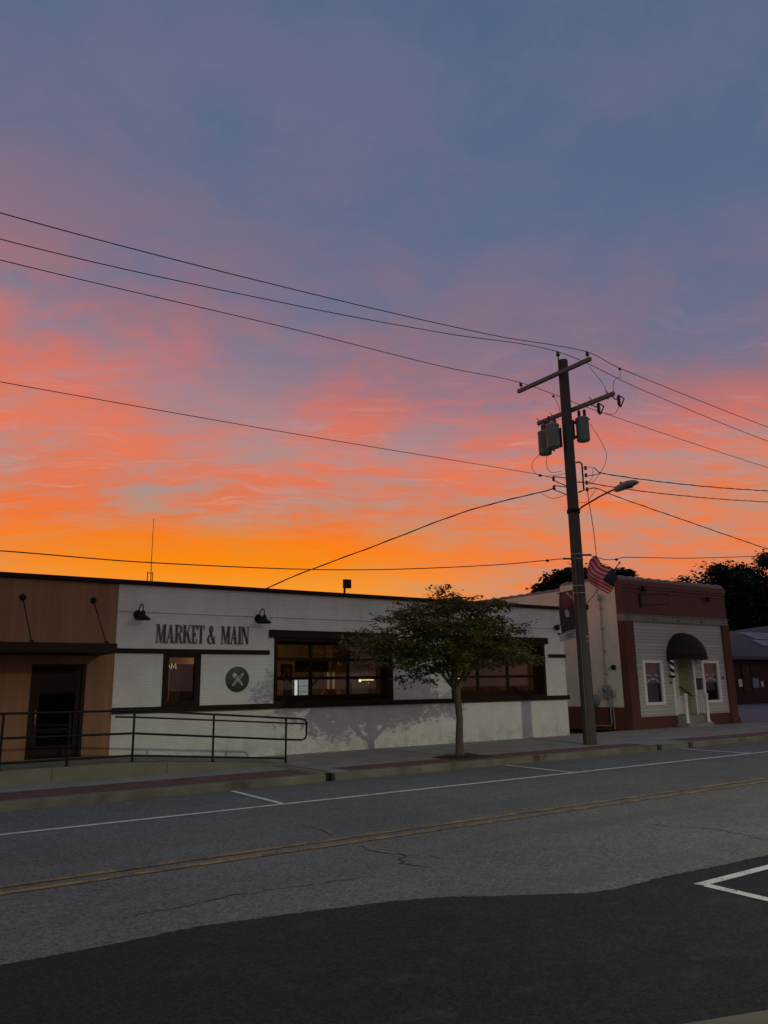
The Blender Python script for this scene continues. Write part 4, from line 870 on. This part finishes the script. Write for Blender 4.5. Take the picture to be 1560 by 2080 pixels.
# cut-out fuses
cf = thing('fuse_cutout', (PX+.33, 15.55, 10.76), 'black cutout fuse hanging from the middle of the lower crossarm', 'fuse cutout', 'cutout fuses on the lower crossarm', local=True)
MB().tube([(-.06, .05, .0), (-.02, .02, -.08), (.04, -.04, -.10)], .02, 8).build('hook', M['black'], cf)
MB().lathe([(.03, -.30), (.06, -.27), (.045, -.23), (.065, -.20), (.045, -.16), (.065, -.13), (.045, -.09), (.06, -.05), (.03, .02)], (.08, -.06, .02), 'Z', 12).build('porcelain_body', M['porcelain'], cf)
MB().tube([(.10, -.07, .03), (.22, -.16, -.08), (.12, -.10, -.33)], .022, 8).tube([(.06, -.05, -.26), (.10, -.10, -.36)], .035, 8).build('fuse_tube', M['black'], cf)
copy_thing(cf, (PX+.33, 14.74, 10.76), 'black cutout fuse at the near right end of the lower crossarm')
copy_thing(cf, (PX+.33, 17.55, 10.76), 'black cutout fuse above the left transformers on the lower crossarm', rz=R_(150))
# luminaire on the pole
sl = thing('street_luminaire', (PX, 16.3, 7.35), 'unlit grey cobra head street light on a curved arm of the pole', 'street light')
MB().tube([(PX, 16.31, 7.33), (PX, 16.12, 7.42), (PX, 15.4, 7.60), (PX, 14.85, 7.70), (PX, 14.66, 7.71)], .026, 10).lathe([(.20, -.06), (.21, -.06), (.21, .06), (.20, .06)], (PX, PY, 7.34), 'Z', 18).build('arm', M['dark'], sl)
hd = MB(); hd.sm = True
prof = [(14.80, .06, .06, 7.68), (14.72, .10, .095, 7.69), (14.50, .15, .115, 7.72), (14.25, .17, .11, 7.745), (14.04, .14, .07, 7.75), (13.93, .05, .025, 7.73)]
n = 14; vs = []; fs = []
for (y, rx, rz_, z) in prof:
    for k in range(n): q = 2*math.pi*k/n; vs.append((PX+rx*math.cos(q), y, z+rz_*math.sin(q)))
for i in range(len(prof)-1):
    for k in range(n): fs.append((i*n+k, i*n+(k+1) % n, (i+1)*n+(k+1) % n, (i+1)*n+k))
fs.append(tuple(range(n))); fs.append(tuple((len(prof)-1)*n+k for k in range(n)))
hd.add(vs, fs); hd.build('lamp_head', M['grey'], sl)
MB().lathe([(.035, 0), (.04, .06), (.03, .09), (0, .095)], (PX, 14.55, 7.79), 'Z', 10).build('photocell', M['black'], sl)
MB().lathe([(.11, 0), (.09, -.05), (.0, -.07)], (PX, 14.25, 7.67), 'Z', 14).build('lens', M['dglass'], sl)
# flag
fg = thing('flag', (PX, 16.35, 4.3), 'red white and blue striped flag on a slanted staff fixed to the pole', 'flag')
SX = 18.75
MB().tube([(SX, 16.42, 4.30), (SX, 14.96, 5.46)], .016, 8).lathe([(0, .05), (.03, .02), (.03, -.02), (0, -.05)], (SX, 14.95, 5.47), 'Z', 10).build('staff', M['galv'], fg)
MB().box(SX-.09, SX+.03, 16.30, 16.44, 4.18, 4.34).build('bracket', M['black'], fg)
ctrl = [[(15.86, 5.83), (15.67, 5.58), (15.46, 5.40), (15.18, 5.31), (15.06, 5.02)], [(16.14, 5.72), (15.86, 5.46), (15.60, 5.27), (15.32, 5.14), (15.15, 4.90)], [(16.18, 5.50), (15.96, 5.28), (15.72, 5.10), (15.46, 4.98), (15.27, 4.78)], [(16.24, 5.28), (16.02, 5.09), (15.82, 4.95), (15.60, 4.84), (15.37, 4.67)], [(16.26, 5.11), (16.08, 4.95), (15.90, 4.82), (15.71, 4.72), (15.46, 4.57)]]
def cat(p, t):
    n = len(p)-1; t = min(max(t, 0), 1)*n; i = min(int(t), n-1); f_ = t-i
    P = [p[max(i-1, 0)], p[i], p[i+1], p[min(i+2, n)]]
    return tuple(.5*(2*P[1][k]+(P[2][k]-P[0][k])*f_+(2*P[0][k]-5*P[1][k]+4*P[2][k]-P[3][k])*f_**2+(3*P[1][k]-P[0][k]-3*P[2][k]+P[3][k])*f_**3) for k in range(2))
def fpos(s_, t_):
    rows = [cat(r, s_) for r in ctrl]; y, z = cat(rows, t_)
    x = SX-.05+.055*math.sin(s_*13+t_*2.2)*(1-.3*s_)+.12*(s_-.66)*(1 if s_ > .66 else -.4)+.05*math.sin(t_*7+s_*3)
    return (x, y, z)
cb = MB(); cb.sm = True; NS, NT = 48, 26
vs = [fpos(i/NS, j/NT) for i in range(NS+1) for j in range(NT+1)]; o0 = len(cb.v); cb.v += vs
for i in range(NS):
    for j in range(NT):
        cb.f.append([o0+i*(NT+1)+j, o0+(i+1)*(NT+1)+j, o0+(i+1)*(NT+1)+j+1, o0+i*(NT+1)+j+1]); cb.smooth.append(True)
        st = j//2
        cb.mi.append(2 if (i/NS > .66 and st < 7) else (0 if st % 2 == 0 else 1))
cb.build('cloth', [M['flagred'], M['flagwhite'], M['flagblue']], fg, recalc=False)
st_ = MB()
for r in range(9):
    for c_ in range(6 if r % 2 == 0 else 5):
        s_ = .68+.052*c_+(.03 if r % 2 else 0)+.02; t_ = (.035+.055*r)
        if s_ > .99: continue
        x, y, z = fpos(s_, t_)
        for sg in (-.012, .012): st_.add([(x+sg, y+.005*math.cos(q), z+.005*math.sin(q)) for q in [2*math.pi*k/6 for k in range(6)]], [tuple(range(6))])
st_.build('stars', M['bannerpale'], fg, recalc=False)
# hanging banner
bn = thing('pole_banner', (PX, 17.0, 3.4), 'tall navy and red street banner hung from the left of the pole', 'banner')
MB().tube([(PX, 16.60, 4.84), (PX, 17.42, 4.80)], .014, 8).tube([(PX, 16.60, 3.58), (PX, 17.46, 3.50)], .014, 8).lathe([(0, -.04), (.04, -.03), (.04, .03), (0, .04)], (PX, 17.46, 3.50), 'Y', 10).build('arms', M['black'], bn)
def bpnt(a, c, dx=0.0):   # a: 0 at pole .. 1 outer edge, c: 0 bottom .. 1 top
    y = 16.72+.61*a+.02*(1-c); z = 3.60+1.22*c-.05*a*(1-c)-.02*a
    return (PX-.02+.03*math.sin(c*5+a*2)+dx, y, z)
def bpatch(mb, a0, a1, c0, c1, dx, f0=None, f1=None, n=10):
    for k in range(n):
        u0, u1 = c0+(c1-c0)*k/n, c0+(c1-c0)*(k+1)/n
        l0, r0 = (f0(u0), f1(u0)) if f0 else (a0, a1); l1, r1 = (f0(u1), f1(u1)) if f0 else (a0, a1)
        mb.quad(bpnt(l0, u0, dx), bpnt(r0, u0, dx), bpnt(r1, u1, dx), bpnt(l1, u1, dx))
p_ = MB(); bpatch(p_, 0, 1, 0, 1, 0); bpatch(p_, 0, 1, 0, 1, .006)
pnl = p_.build('panel', M['bannerblue'], bn, recalc=False)
p_ = MB(); bpatch(p_, 0, .72, .62, .97, -.003); p_.build('red_field', M['bannerred'], pnl, recalc=False)
p_ = MB(); bpatch(p_, 0, .5, .80, .99, -.005, lambda u: max(0, (u-.80)*2.2-.02), lambda u: (u-.80)*2.2+.09); p_.build('pale_stripe', M['bannerpale'], pnl, recalc=False)
p_ = MB()
for k, u in enumerate((.84, .76, .69)): bpatch(p_, .30, .86-.05*k, u, u+.03, -.006, n=2)
p_.build('faded_lines', M['cornice'], pnl, recalc=False)
p_ = MB(); bpatch(p_, 0, 1, .0, .17, -.004); p_.build('dark_foot', M['bannerdark'], pnl, recalc=False)
fig = MB()
def prof_f(u, l):   # standing figure printed on the banner
    tab = [(.03, .40, .47), (.18, .42, .52), (.30, .38, .54), (.42, .36, .60), (.50, .36, .62), (.535, .42, .58)]
    for (u0, a, b_), (u1, c, d) in zip(tab[:-1], tab[1:]):
        if u <= u1: f_ = (u-u0)/(u1-u0); return (a+(c-a)*f_, b_+(d-b_)*f_)[l]
    return tab[-1][1+l]
bpatch(fig, 0, 1, .18, .535, -.007, lambda u: prof_f(u, 0), lambda u: prof_f(u, 1), 14); fig.build('printed_figure', M['bannerpale'], pnl, recalc=False)
hdm = MB(); hdm.add([bpnt(.48+.07*math.cos(q), .575+.036*math.sin(q), -.007) for q in [2*math.pi*k/14 for k in range(14)]], [tuple(range(14))]); hdm.build('printed_head', M['wood'], pnl, recalc=False)
p_ = MB()
for k in range(6):
    y0, y1 = 16.70+.72*k/6, 16.70+.72*(k+1)/6; p_.quad((PX-.03, y0, 3.56-.012*k), (PX-.03, y1, 3.548-.012*k), (PX-.03, y1, 3.30-.012*k), (PX-.03, y0, 3.312-.012*k))
lw = p_.build('name_strip', M['bannerpale'], bn, recalc=False)
p_ = MB(); p_.quad((PX-.034, 16.80, 3.490), (PX-.034, 17.15, 3.455), (PX-.034, 17.15, 3.425), (PX-.034, 16.80, 3.46)); p_.quad((PX-.034, 16.84, 3.405), (PX-.034, 17.1, 3.378), (PX-.034, 17.1, 3.352), (PX-.034, 16.84, 3.379)); p_.build('faded_print', M['bannerblue'], lw, recalc=False)

# ------------------------------------------------------------------ wires
def wire(pts, r, label, cat='cable', name='power_line', n=7, twist=None):
    """smooth hanging line through the given world points"""
    P = [Vector(p) for p in pts]; out = []
    for i in range(len(P)-1):
        p0, p1, p2, p3 = P[max(i-1, 0)], P[i], P[i+1], P[min(i+2, len(P)-1)]
        d1 = (p2-p0)/max(1e-6, (p2-p0).length)*(p2-p1).length; d2 = (p3-p1)/max(1e-6, (p3-p1).length)*(p2-p1).length
        k = max(4, min(28, int((p2-p1).length/.35)))
        for j in range(k):
            t = j/k; out.append((2*t**3-3*t**2+1)*p1+(t**3-2*t**2+t)*d1+(-2*t**3+3*t**2)*p2+(t**3-t**2)*d2)
    out.append(P[-1])
    b = MB(); b.tube(out, r, n)
    if twist:
        dense = []
        for i in range(len(out)-1):
            for j in range(4): dense.append(out[i].lerp(out[i+1], j/4))
        acc = 0; q = []
        for i, p in enumerate(dense):
            if i: acc += (dense[i]-dense[i-1]).length
            q.append(p+Vector((0, math.cos(acc*twist), math.sin(acc*twist)))*r*.8)
        b.tube(q, r*.75, 5)
    return tag(b.build(name, M['rubber']), label, cat)
wire([(-30, 15.24, 11.6), (-12, 15.24, 11.08), (1.38, 15.24, 11.13), (7.88, 15.24, 11.40), (14.3, 15.24, 11.86), (18.385, 15.24, 12.33), (19.88, 15.24, 12.13), (28.73, 15.24, 11.66), (45, 15.24, 11.2), (62, 15.24, 11.3)], .0115, 'topmost wire, from the near end of the top crossarm', 'power line')
wire([(-30, 16.49, 11.9), (-12, 16.49, 11.3), (1.55, 16.49, 11.28), (8.54, 16.49, 11.73), (13.48, 16.49, 12.23), (18.41, 16.49, 12.82), (22.64, 16.49, 12.39), (30.94, 16.49, 11.80), (45, 16.49, 11.3), (62, 16.49, 11.3)], .0115, 'middle overhead wire, from the pin on the pole top', 'power line')
wire([(-30, 18.27, 12.3), (-12, 18.27, 11.6), (1.76, 18.27, 11.76), (9.46, 18.27, 12.02), (14.89, 18.27, 12.13), (18.385, 18.27, 12.33), (22.13, 18.27, 12.06), (33.98, 18.27, 11.53), (48, 18.27, 11.1), (62, 18.27, 11.1)], .0115, 'third overhead wire, from the far end of the top crossarm', 'power line')
wire([(-30, 16.77, 8.7), (-12, 16.77, 8.15), (1.85, 16.77, 8.23), (8.7, 16.77, 8.30), (17.2, 16.77, 8.47), (18.08, 16.77, 8.45)], .009, 'thin single wire reaching the bracket on the left of the pole', 'power line')
wire([(-30, 16.5, 5.1), (-12, 16.5, 4.55), (2.12, 16.5, 4.66), (5.05, 16.5, 4.65), (10.0, 16.5, 4.84), (15, 16.5, 5.33), (18.05, 16.5, 5.76), (18.46, 16.5, 5.78)], .0125, 'lowest long cable running left just above the roof line', 'telephone cable', 'telephone_cable')
wire([(18.8, 16.3, 5.92), (19.2, 16.3, 5.90), (19.76, 16.3, 5.84), (20.3, 16.3, 5.89), (20.62, 16.3, 5.98), (24, 16.3, 6.22), (29.46, 16.3, 6.73), (45, 16.3, 8.0)], .0125, 'low cable leaving the pole to the right behind the flag', 'telephone cable', 'telephone_cable')
wire([(19.5, 16.25, 8.88), (19.86, 16.3, 8.76), (24.74, 16.3, 9.01), (30.09, 16.3, 9.48), (45, 16.3, 11)], .016, 'thick twisted cable leaving the pole to the right above the street light', 'power line', twist=5)
wire([(19.06, 16.24, 8.30), (21.58, 16.3, 8.39), (25.89, 16.3, 8.65), (29.98, 16.3, 9.0), (45, 16.3, 10.4)], .014, 'thin twisted cable passing behind the street light head', 'power line', twist=6)
wire([(19.06, 16.24, 8.08), (19.6, 16.3, 8.20), (20.51, 16.3, 8.05), (24.5, 16.3, 7.59), (29.18, 16.3, 7.06), (34, 16.3, 6.6)], .0145, 'service cable sloping down to the right from the pole rack', 'power line', twist=5)
wire([(18.10, 16.77, 8.12), (17.75, 16.75, 7.97), (17.3, 16.8, 7.85), (15.1, 17.65, 7.17), (12.5, 18.85, 6.05), (10.4, 19.85, 5.15), (9.55, 20.3, 4.72)], .0165, 'thick twisted cable sloping down left from the pole to the white roof', 'power line', twist=4.5)
wire([(19.06, 16.24, 8.06), (19.12, 16.25, 7.6), (19.16, 16.2, 6.8), (19.2, 16.2, 6.1), (19.45, 16.4, 5.75), (21.4, 18.2, 5.45), (25.06, 21.2, 5.42)], .012, 'thin drop wire falling beside the pole to the cream wall', 'power line')
# jumper loops on the pole
jl = MB()
def loop(pts, r=.008):
    P = [Vector(p) for p in pts]; out = []
    for i in range(len(P)-1):
        p0, p1, p2, p3 = P[max(i-1, 0)], P[i], P[i+1], P[min(i+2, len(P)-1)]
        for j in range(8):
            t = j/8; out.append(.5*((2*p1)+(p2-p0)*t+(2*p0-5*p1+4*p2-p3)*t*t+(3*p1-p0-3*p2+p3)*t**3))
    out.append(P[-1]); jl.tube(out, r, 5)
loop([(19.95, 15.24, 12.1), (19.75, 15.1, 11.72), (19.35, 14.9, 11.55), (19.0, 14.8, 11.25), (18.9, 14.76, 10.85)])
loop([(19.9, 16.49, 12.66), (20.2, 16.2, 12.0), (20.1, 16.0, 11.5), (19.4, 15.7, 11.1), (18.95, 15.6, 10.85)])
loop([(20.0, 18.27, 12.2), (20.1, 18.1, 11.6), (19.6, 17.8, 11.0), (18.95, 17.55, 10.8)])
loop([(19.2, 15.5, 10.5), (19.4, 15.2, 10.4), (19.1, 14.75, 10.45)])
loop([(19.35, 16.15, 10.35), (19.75, 16.0, 9.6), (19.85, 16.0, 9.2), (19.6, 16.1, 8.7), (19.1, 16.24, 8.55)])
loop([(18.0, 16.7, 9.45), (17.85, 16.8, 9.0), (18.0, 16.8, 8.65), (18.4, 16.7, 8.7)])
loop([(18.1, 17.2, 9.45), (17.6, 17.2, 8.95), (17.7, 17.1, 8.6), (18.1, 16.9, 8.55), (18.5, 16.62, 8.62)])
loop([(19.1, 16.24, 8.8), (19.35, 16.2, 8.85), (19.3, 16.2, 8.5), (19.1, 16.24, 8.3)])
loop([(19.1, 16.24, 8.55), (19.5, 16.25, 8.62), (19.86, 16.3, 8.76)])
loop([(19.1, 16.24, 8.3), (19.4, 16.25, 8.4), (19.86, 16.3, 8.76)])
loop([(18.46, 16.5, 7.7), (19.0, 16.3, 7.65), (19.3, 16.3, 7.9), (19.6, 16.3, 8.2)])
loop([(18.46, 16.6, 7.9), (18.0, 16.75, 7.75), (17.5, 16.8, 7.88)])
jl.build('jumper_wires', M['rubber'], up_)
wc = MB()
for x, y, z in ((19.95, 15.24, 12.12), (20.0, 18.27, 12.17), (17.5, 16.77, 8.47), (17.3, 16.5, 5.66), (20.3, 16.3, 5.90)): wc.lathe([(0, -.05), (.035, -.04), (.045, 0), (.035, .04), (0, .05)], (x, y, z-.02), 'X', 8)
wc.build('wire_connectors', M['black'], up_)

# ------------------------------------------------------------------ trees
def leaves(name, pts, size, m, parent, rg, flat=.5, aspect=.55):
    v = []; f = []
    for (x, y, z) in pts:
        s_ = size*rg.uniform(.6, 1.35); a = rg.uniform(0, 6.283)
        d_ = Vector((math.cos(a), math.sin(a), rg.uniform(-.9, .25)*flat*1.6)).normalized()
        w_ = d_.cross(Vector((rg.uniform(-.6, .6), rg.uniform(-.6, .6), 1))).normalized()*s_*aspect*.5
        p = Vector((x, y, z)); q = p+d_*s_; mdl = p+d_*s_*.45+Vector((0, 0, s_*.06)); i = len(v)
        v += [p, mdl+w_, q, mdl-w_]; f.append((i, i+1, i+2, i+3))
    me = bpy.data.meshes.new(name); me.from_pydata([tuple(p) for p in v], [], f); me.materials.append(m); me.update()
    o = bpy.data.objects.new(name, me); col.objects.link(o); o.parent = parent
    if parent.type == 'EMPTY': o.location = -parent.location
    return o
def curve_pts(a, b, bend, n=6):
    a, b = Vector(a), Vector(b); out = []
    for i in range(n+1):
        t = i/n; out.append(a.lerp(b, t)+Vector(bend)*math.sin(math.pi*t))
    return out
TX, TY = 13.22, 16.08
tree = thing('street_tree', (TX, TY, .15), 'small broad leafy street tree in the brick strip before the white wall', 'tree')
rg = random.Random(11)
tb = MB(); tb.sm = True
tb.tube([(TX-.02, TY, .12), (TX, TY, .22), (TX-.01, TY, .6), (TX+.03, TY, 1.1), (TX-.01, TY, 1.55), (TX-.04, TY, 1.86)], [.150, .120, .100, .090, .090, .098], 14)
fork = Vector((TX-.04, TY, 1.82))
ends = [((TX-1.0, TY-.2, 2.75), .075), ((TX-.35, TY+.4, 3.1), .07), ((TX+.30, TY-.35, 3.1), .07), ((TX+1.0, TY+.2, 2.85), .075), ((TX+.05, TY+.1, 3.2), .06), ((TX-.6, TY-.6, 2.6), .05)]
tips = []
for e, r in ends:
    P = curve_pts(fork, e, (0, 0, -.10), 6); tb.tube(P, [.78*r*(1-.55*i/6) for i in range(7)], 8); tips.append((Vector(e), r*.33))
# crown masses: (centre, radii, sprays)
lobes = [((-2.35, .1, 3.14), (.80, .7, .20), 44), ((-1.6, -.2, 3.52), (.75, .8, .26), 48), ((-1.85, .3, 2.90), (.75, .7, .20), 38), ((-1.0, 0, 3.82), (.75, .8, .24), 44), ((-.3, .1, 4.05), (.7, .8, .20), 38), ((-.33, 0, 4.42), (.26, .3, .18), 9), ((-.05, 0, 4.25), (.4, .4, .12), 9),
         ((.55, -.1, 3.98), (.75, .8, .24), 40), ((-.5, 0, 3.45), (1.0, 1.0, .34), 70), ((.55, .1, 3.40), (.95, 1.0, .34), 62), ((1.15, .1, 3.62), (.55, .7, .20), 26), ((1.55, -.1, 3.00), (.75, .8, .28), 48), ((2.25, .1, 3.52), (.60, .5, .13), 20), ((2.3, .0, 2.70), (.70, .7, .16), 30), ((2.75, 0, 2.62), (.34, .4, .09), 8),
         ((-.8, -.1, 2.95), (.85, .9, .30), 56), ((.3, -.1, 2.95), (.7, .8, .26), 34), ((-1.1, 0, 2.40), (.50, .5, .18), 20), ((-1.4, 0, 2.15), (.30, .35, .12), 8), ((.95, .2, 2.62), (.55, .7, .22), 26), ((1.2, -.2, 4.17), (.50, .5, .09), 12), ((-2.2, 0, 2.62), (.5, .5, .10), 12),
         ((-.45, -.55, 2.62), (.75, .4, .22), 36), ((.45, -.6, 2.72), (.7, .4, .22), 34), ((-1.1, -.6, 2.75), (.6, .4, .22), 26), ((1.15, -.6, 2.80), (.55, .4, .2), 22), ((-.1, -.7, 3.15), (1.1, .4, .3), 44), ((0, .6, 2.8), (1.2, .4, .3), 30)]
pts = []; tw = []
for (c, r, k) in lobes:
    C_ = Vector((TX+c[0]*(.84 if c[0] > 0 else .97), TY+c[1], c[2]))
    base = min(tips, key=lambda t: (t[0]-C_).length)
    mid = curve_pts(base[0], C_, (rg.uniform(-.1, .1), rg.uniform(-.1, .1), .08), 4); tb.tube(mid, [max(.012, base[1]*(1-.6*i/4)) for i in range(5)], 6)
    for _ in range(k):
        while True:
            q = Vector((rg.uniform(-1, 1), rg.uniform(-1, 1), rg.uniform(-1, 1)))
            if .15 < q.length < 1.12: break
        s_ = C_+Vector((q.x*r[0], q.y*r[1], q.z*r[2])); dirv = Vector((q.x, q.y, 0)); dirv = dirv.normalized() if dirv.length > .01 else Vector((1, 0, 0))
        L = rg.uniform(.22, .60); e = s_+dirv*L+Vector((0, 0, rg.uniform(-.16, .10)))
        if rg.random() < .45: tb.tube([C_.lerp(s_, .35), s_, e], [.010, .007, .003], 4, cap=False)
        for j in range(rg.randint(19, 29)):
            t = rg.random(); p = s_.lerp(e, t); wd = .12*(1-.6*t)
            pts.append((p.x+rg.gauss(0, wd), p.y+rg.gauss(0, wd), p.z+rg.gauss(0, .032)-.03))
tb.build('trunk', M['bark'], tree, recalc=False)
leaves('crown', pts, .115, M['leaf'], tree, rg)
# weeds at the tree foot
wd = []
for _ in range(260): a = rg.uniform(0, 6.28); r = rg.uniform(.12, .5); wd.append((TX+r*math.cos(a), TY+r*.8*math.sin(a), .17+rg.random()*.05))
wo = thing('weed_tuft', (TX, TY, .16), 'low weeds growing round the foot of the street tree', 'weeds'); wo['kind'] = 'stuff'
leaves('blades', wd, .075, M['leaf'], wo, rg, .2)

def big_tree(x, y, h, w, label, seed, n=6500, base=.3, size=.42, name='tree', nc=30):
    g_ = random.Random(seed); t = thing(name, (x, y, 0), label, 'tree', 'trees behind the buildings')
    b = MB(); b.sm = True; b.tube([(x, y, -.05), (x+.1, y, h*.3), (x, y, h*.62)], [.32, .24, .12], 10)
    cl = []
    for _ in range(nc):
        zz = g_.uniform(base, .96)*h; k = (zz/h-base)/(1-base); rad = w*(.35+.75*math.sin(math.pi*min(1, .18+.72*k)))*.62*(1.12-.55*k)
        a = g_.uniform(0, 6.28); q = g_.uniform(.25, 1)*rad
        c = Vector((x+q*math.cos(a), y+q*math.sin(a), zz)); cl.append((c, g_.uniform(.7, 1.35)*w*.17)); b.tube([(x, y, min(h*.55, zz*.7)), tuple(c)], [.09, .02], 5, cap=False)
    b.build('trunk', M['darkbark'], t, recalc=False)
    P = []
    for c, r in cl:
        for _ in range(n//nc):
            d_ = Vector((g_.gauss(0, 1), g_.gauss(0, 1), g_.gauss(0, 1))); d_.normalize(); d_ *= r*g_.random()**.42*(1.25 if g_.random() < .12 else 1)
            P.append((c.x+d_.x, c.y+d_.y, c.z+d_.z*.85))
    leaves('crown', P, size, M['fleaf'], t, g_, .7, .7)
big_tree(45.6, 42, 11.0, 6.2, 'dark round tree behind the cream side wall, left of the pole', 21, 16000, .3, .36, nc=44)
big_tree(49.2, 44, 11.6, 5.2, 'dark tree behind the pole and flag', 22, 12000, .3, .36, nc=36)
big_tree(52.0, 42, 11.9, 4.4, 'dark tree showing just right of the flag', 23, 11000, .3, .36, nc=34)
big_tree(60, 46, 8.3, 6, 'low dark tree whose tips show above the red parapet', 24, 8000, .3, .36)
big_tree(87.5, 54, 15.6, 8.2, 'tall dark tree right of the barber shop roof', 25, 24000, .1, .46, nc=70)
big_tree(95, 56, 16.6, 9.5, 'tall dark tree second from the right edge', 26, 24000, .1, .46, nc=70)
big_tree(100, 54, 18.6, 10, 'tallest dark tree at the right edge', 27, 24000, .1, .46, nc=70)
big_tree(91, 64, 13.5, 9, 'dark tree in the gap between barber shop and brick house', 28, 20000, .06, .5, nc=60)
big_tree(100, 66, 16, 13, 'broad dark tree far behind the brick house roof', 29, 22000, .06, .55, nc=70)
big_tree(108, 66, 18, 14, 'broad dark tree far behind the solar panels', 30, 18000, .06, .55, nc=60)

# ------------------------------------------------------------------ the street lamp this side of the road that lights the shop fronts
LX, LY, LZ = 14.3, -3.0, 9.2
lp = thing('street_lamp', (LX, LY-.9, .15), 'lit street lamp on the near pavement just outside the picture on the right', 'street light')
MB().tube([(LX, LY-.9, .14), (LX, LY-.9, LZ-.1)], [.09, .06], 14).build('post', M['black'], lp)
MB().tube([(LX, LY-.9, LZ-.15), (LX, LY-.6, LZ+.12), (LX, LY, LZ+.15)], .035, 8).build('arm', M['black'], lp)
MB().lathe([(0, .14), (.12, .13), (.22, .07), (.24, .03), (.22, .03)], (LX, LY, LZ+.04), 'Z', 20).build('lamp_head', M['black'], lp)
MB().lathe([(.215, 0), (.1, -.015), (0, -.02)], (LX, LY, LZ+.07), 'Z', 20).build('lens', M['lampglow'], lp)
ld = bpy.data.lights.new('street_lamp_light', 'SPOT'); ld.energy = 3900; ld.color = (.97, 1, .68); ld.spot_size = R_(160); ld.spot_blend = .20; ld.shadow_soft_size = .16
lo = bpy.data.objects.new('lamp_light', ld); col.objects.link(lo); lo.parent = lp; lo.location = (0, .9, LZ-.15)
